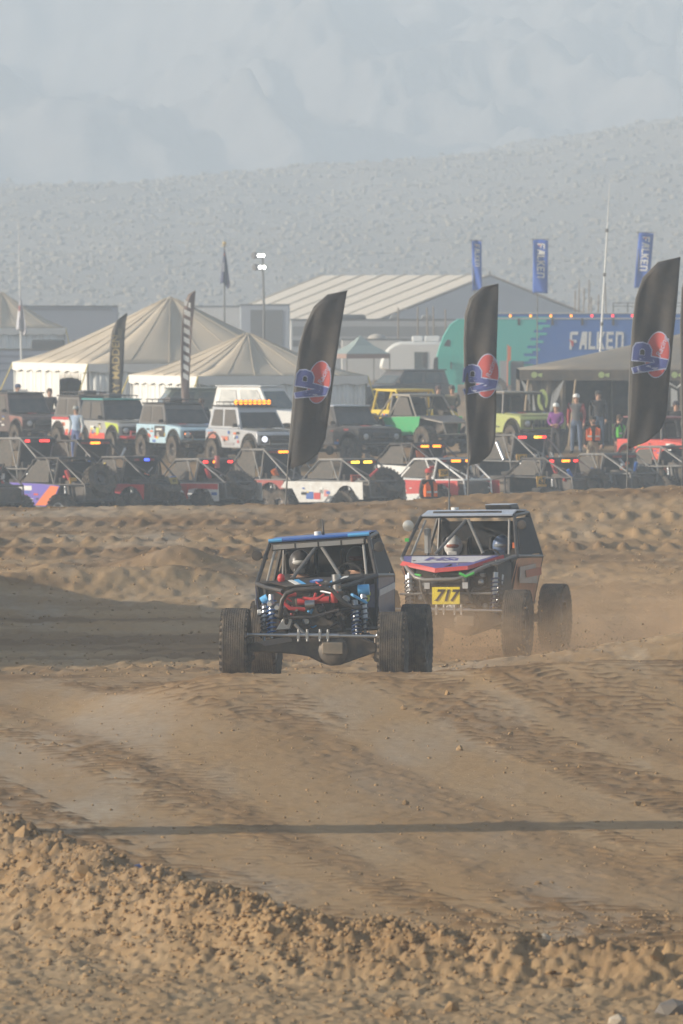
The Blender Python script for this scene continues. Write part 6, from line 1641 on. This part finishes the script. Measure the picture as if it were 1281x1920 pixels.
# ---------------------------------------------------------------- people in the pits
def at_row(px, d): 
    x = PX(px, d); return (x, d, gz(x, d))
FACE = -math.pi/2         # towards the course
hand = dict(le=(.02, .135, .66), lw=(.12, .06, .60), lh=(.145, .02, .605), re=(.02, -.135, .66), rw=(.12, -.06, .60), rh=(.145, -.02, .60))
person('woman in purple jacket and white cap, hands joined, at the black canopy', at_row(1043, 292), FACE - .25, (.20, .05, .24), (.035, .035, .045), (.35, .35, .33), 1.70, (.75, .75, .72), (.22, .15, .09), hand)
person('tall man in grey vest with maroon sleeves and white cap before the canopy', at_row(1081, 294), FACE - .15, (.12, .12, .125), (.10, .14, .22), H=1.86, hat=(.75, .74, .72), sleeves=(.30, .04, .04))
person('bearded man in open orange safety vest and khaki trousers before the canopy', at_row(1112, 286), FACE + .1, (.025, .025, .028), (.33, .27, .19), (.08, .06, .05), 1.76, (.03, .03, .03), (.05, .04, .03), dict(lk=(.02, .075, .28), la=(0, .10, .045), lt=(.10, .13, .018), rk=(.02, -.075, .28), ra=(0, -.10, .045), rt=(.10, -.13, .018), rw=(.05, -.15, .50), lw=(.05, .15, .50)), (.85, .16, .03), beard=(.10, .08, .06))
person('man in dark cap and dark jacket standing in the canopy shade', at_row(1122, 300), FACE, (.03, .03, .035), (.09, .13, .20), H=1.84, hat=(.05, .05, .05))
person('woman with long dark hair and green safety vest looking down by the canopy', at_row(1160, 288), FACE + .9, (.03, .03, .03), (.10, .05, .045), H=1.66, hair=(.06, .035, .02), vest=(.10, .50, .06), pose=dict(hea=(.035, 0, .915), nos=(.085, 0, .885)))
person('man in dark cap and black jacket with yellow chest badge behind the red jeep', at_row(1268, 291), FACE - .1, (.025, .025, .028), (.05, .05, .06), H=1.84, hat=(.04, .04, .06))
person('man in cap and dark top standing behind the yellow truck', at_row(822, 315), FACE, (.05, .05, .055), (.05, .05, .06), H=1.84, hat=(.10, .06, .06))
person('man in olive jacket standing by the teal semi truck', at_row(848, 313), FACE - .2, (.13, .12, .08), (.06, .06, .06), H=1.84, hat=(.10, .09, .08), pose=hand)
person('marshal with red cap and orange safety vest walking among the buggies', at_row(803, 252), FACE + .7, (.03, .03, .03), (.04, .04, .05), H=1.78, hat=(.50, .05, .05), vest=(.85, .16, .03))
person('marshal in orange vest half hidden behind the banner at the semi truck', at_row(866, 268), FACE, (.03, .03, .03), (.04, .04, .05), H=1.80, vest=(.85, .20, .08), hair=(.05, .03, .02))
person('marshal in lime safety vest beside the black long-nosed truck', at_row(690, 302), FACE + 1.2, (.04, .04, .045), (.05, .05, .06), H=1.74, vest=(.55, .75, .05), hair=(.12, .06, .03))
person('man in dark jacket over red shirt at the doorway of the large tent', at_row(93, 326), FACE, (.035, .035, .04), (.05, .06, .10), H=1.84, hair=(.10, .06, .04))
person('crew member in dark cap behind the teal-roofed race truck', at_row(194, 322), FACE, (.05, .05, .06), (.05, .05, .06), H=1.84, hat=(.07, .05, .05))
person('crew member in pale blue fire suit and cap leaning at the lime and grey truck', at_row(143, 303), FACE - .5, (.35, .45, .60), (.10, .14, .30), H=1.72, hat=(.35, .36, .34), sleeves=(.55, .60, .62))
person('person holding up a white board before the large tent wall', at_row(33, 328), FACE + .4, (.10, .12, .22), (.05, .05, .06), H=1.92, hat=(.08, .10, .18), pose=hand)
person('crew member in dark cap beside the silver race truck', at_row(377, 309), FACE, (.05, .05, .055), (.05, .05, .06), H=1.86, hat=(.12, .08, .06))
wb_ = MB(); wb_.box((0, 0, 0), (.30, .02, .42)); o = wb_.build('board', WHITE); p_ = at_row(44, 327.6); o.location = (p_[0], p_[1], p_[2] + 1.52); tag(o, 'white board held up before the large tent wall', 'board')
# antenna whip stuck in the embankment, and bits of litter in the dirt
def on_ground(px, py):
    d = 4.8*F/(py - HZ)
    for _ in range(8): d = (CAMZ - gz(PX(px, d), d))*F/(py - HZ)
    x = PX(px, d); return x, d, gz(x, d) + float(detail(np.array([x]), np.array([d]))[0][0])
for px, py, sz, m_, lab, cat_ in ((265, 1643, (.09, .05, .07), M('litter_blue', (.12, .18, .42), .5, 0, .2), 'crumpled blue wrapper on top of the foreground windrow', 'litter'), (360, 1668, (.06, .04, .03), M('litter_white', (.7, .68, .62), .6, 0, .15), 'scrap of white paper on the foreground windrow', 'litter'),
                            (1160, 1848, (.07, .05, .05), M('stone_white', (.44, .38, .30), .85, 0, .3), 'pale stone lying in the churned soil', 'stone'), (1020, 1772, (.06, .05, .05), M('stone_white', (.44, .38, .30), .85, 0, .3), 'pale stone wedged on the windrow', 'stone'),
                            (1262, 1905, (.14, .10, .09), M('stone_grey', (.13, .125, .12), .8, 0, .25), 'dark grey block half buried in the churned soil', 'stone')):
    x, d, z = on_ground(px, py); mb = MB(); v, f_ = ico(); q = v*(1 + .5*(rng.random(v.shape) - .5))*np.array(sz)
    mb.add([tuple(p) for p in q], [tuple(map(int, t_)) for t_ in f_]); o = mb.build('litter_scrap' if cat_ == 'litter' else 'stone', m_); o.location = (x, d, z + sz[2]*.5); tag(o, lab, cat_)
# banner standing beside the course, left of the picture, whose shadow crosses the track
dS = 87.3
bs = empty('feather_banner', (-6.9, dS - .9, gz(-6.9, dS - .9)), rad(90), 'black feather banner standing beside the track', 'banner', 'feather banners')
mb = MB(); mb.tube([(0, 0, 0), (0, 0, 1.2), (.0, 0, 5.6), (.35, 0, 6.5), (.9, 0, 6.9)], [.03, .03, .025, .015, .01], 8); mb.build('pole', GREYT, bs, True)
mb = MB(); n, m = 6, 24; vs = []
for i in range(m + 1):
    t_ = i/m; z = 1.1 + 5.7*t_; a = .0 + (.85*max(0, (t_ - .82)/.18)**1.6); b_ = 1.35 - .6*max(0, 1 - t_/.1)**2*.9
    for j in range(n + 1): x = a + (b_ - a)*j/n; vs.append((x, .04*math.sin(x*6 + z), z))
mb.add(vs, [(i*(n+1)+j, i*(n+1)+j+1, (i+1)*(n+1)+j+1, (i+1)*(n+1)+j) for i in range(m) for j in range(n)]); o = mb.build('banner_cloth', BANNER, bs, True); o.modifiers.new('thick', 'SOLIDIFY').thickness = .004
# ---------------------------------------------------------------- air
def volume_box(name, lo, hi, dens, col, aniso, label):
    mb = MB(); mb.box([(a+b)/2 for a, b in zip(lo, hi)], [b-a for a, b in zip(lo, hi)])
    m = bpy.data.materials.new(name); m.use_nodes = True
    nt = m.node_tree; nt.nodes.remove(nt.nodes['Principled BSDF'])
    pv = nt.nodes.new('ShaderNodeVolumePrincipled')
    pv.inputs['Color'].default_value = (*col, 1); pv.inputs['Density'].default_value = dens; pv.inputs['Anisotropy'].default_value = aniso
    nt.links.new(pv.outputs[0], nt.nodes['Material Output'].inputs['Volume'])
    o = mb.build(name, m)
    return tag(o, label, None, None, 'stuff'), pv, nt
volume_box('haze', (-6100, -130, -6), (6100, 5300, 245), .00082, (.755, .875, 1.0), .0, 'thin pale dust haze filling the air over the valley')

# dust thrown up behind the second car
def dust():
    cars = [(HERO2.location.x, HERO2.location.y)]
    lo, hi = Vector((-1.2, 131.5, -.75)), Vector((9.5, 152.0, 2.6))
    o, pv, nt = volume_box('dust_cloud', lo, hi, 0, (.80, .56, .34), .1, 'brown dust thrown up around the wheels of the second buggy')
    N = nt.nodes; L = nt.links
    tc = N.new('ShaderNodeTexCoord'); sp = N.new('ShaderNodeSeparateXYZ'); L.new(tc.outputs['Object'], sp.inputs[0])
    mp = N.new('ShaderNodeMapping'); mp.inputs['Scale'].default_value = (.8, .5, 1.0); L.new(tc.outputs['Object'], mp.inputs[0])
    n1 = N.new('ShaderNodeTexNoise'); n1.inputs['Scale'].default_value = 1.1; n1.inputs['Detail'].default_value = 4; n1.inputs['Roughness'].default_value = .62; L.new(mp.outputs[0], n1.inputs['Vector'])
    def mr(f, a, b, c, d, smooth=True):
        n = N.new('ShaderNodeMapRange'); n.interpolation_type = 'SMOOTHSTEP' if smooth else 'LINEAR'
        for k, v in enumerate((a, b, c, d)): n.inputs[k + 1].default_value = v
        L.new(f, n.inputs[0]); return n.outputs[0]
    def mul(a, b):
        n = N.new('ShaderNodeMath'); n.operation = 'MULTIPLY'
        for k, v in enumerate((a, b)):
            if isinstance(v, float): n.inputs[k].default_value = v
            else: L.new(v, n.inputs[k])
        return n.outputs[0]
    zf = mr(sp.outputs['Z'], -.6, 1.9, 1, 0)
    zf = mul(zf, zf); zf = mul(zf, zf)
    xf = mul(mr(sp.outputs['X'], -1.1, .8, 0, 1), mr(sp.outputs['X'], 4.5, 9.3, 1, 0))
    yf = mul(mul(mr(sp.outputs['Y'], 135.5, 141.0, .14, 1), mr(sp.outputs['Y'], 131.8, 134.0, 0, 1)), mr(sp.outputs['Y'], 145.0, 151.5, 1, 0))
    nz = mr(n1.outputs['Fac'], .45, .66, .05, 1)
    L.new(mul(mul(mul(zf, xf), mul(yf, nz)), 1.6), pv.inputs['Density'])
dust()
# crumbs of soil in the air around the spinning wheels
n = 900
ax_ = rng.choice([PX(800, 139), PX(975, 139), PX(1060, 142)], n); ox = rng.normal(0, .55, n); oz = np.abs(rng.normal(0, .33, n))
px_ = ax_ + ox + .5*oz; py_ = 138.5 + rng.normal(0, 1.4, n); pz_ = base_h(px_, py_) + oz
o = lumps('flying_soil', np.stack([px_, py_, pz_], -1), .004 + .012*rng.random(n)**3, CLOD, 1., .3)
tag(o, 'crumbs of soil flung up by the spinning wheels', 'soil', None, 'stuff')
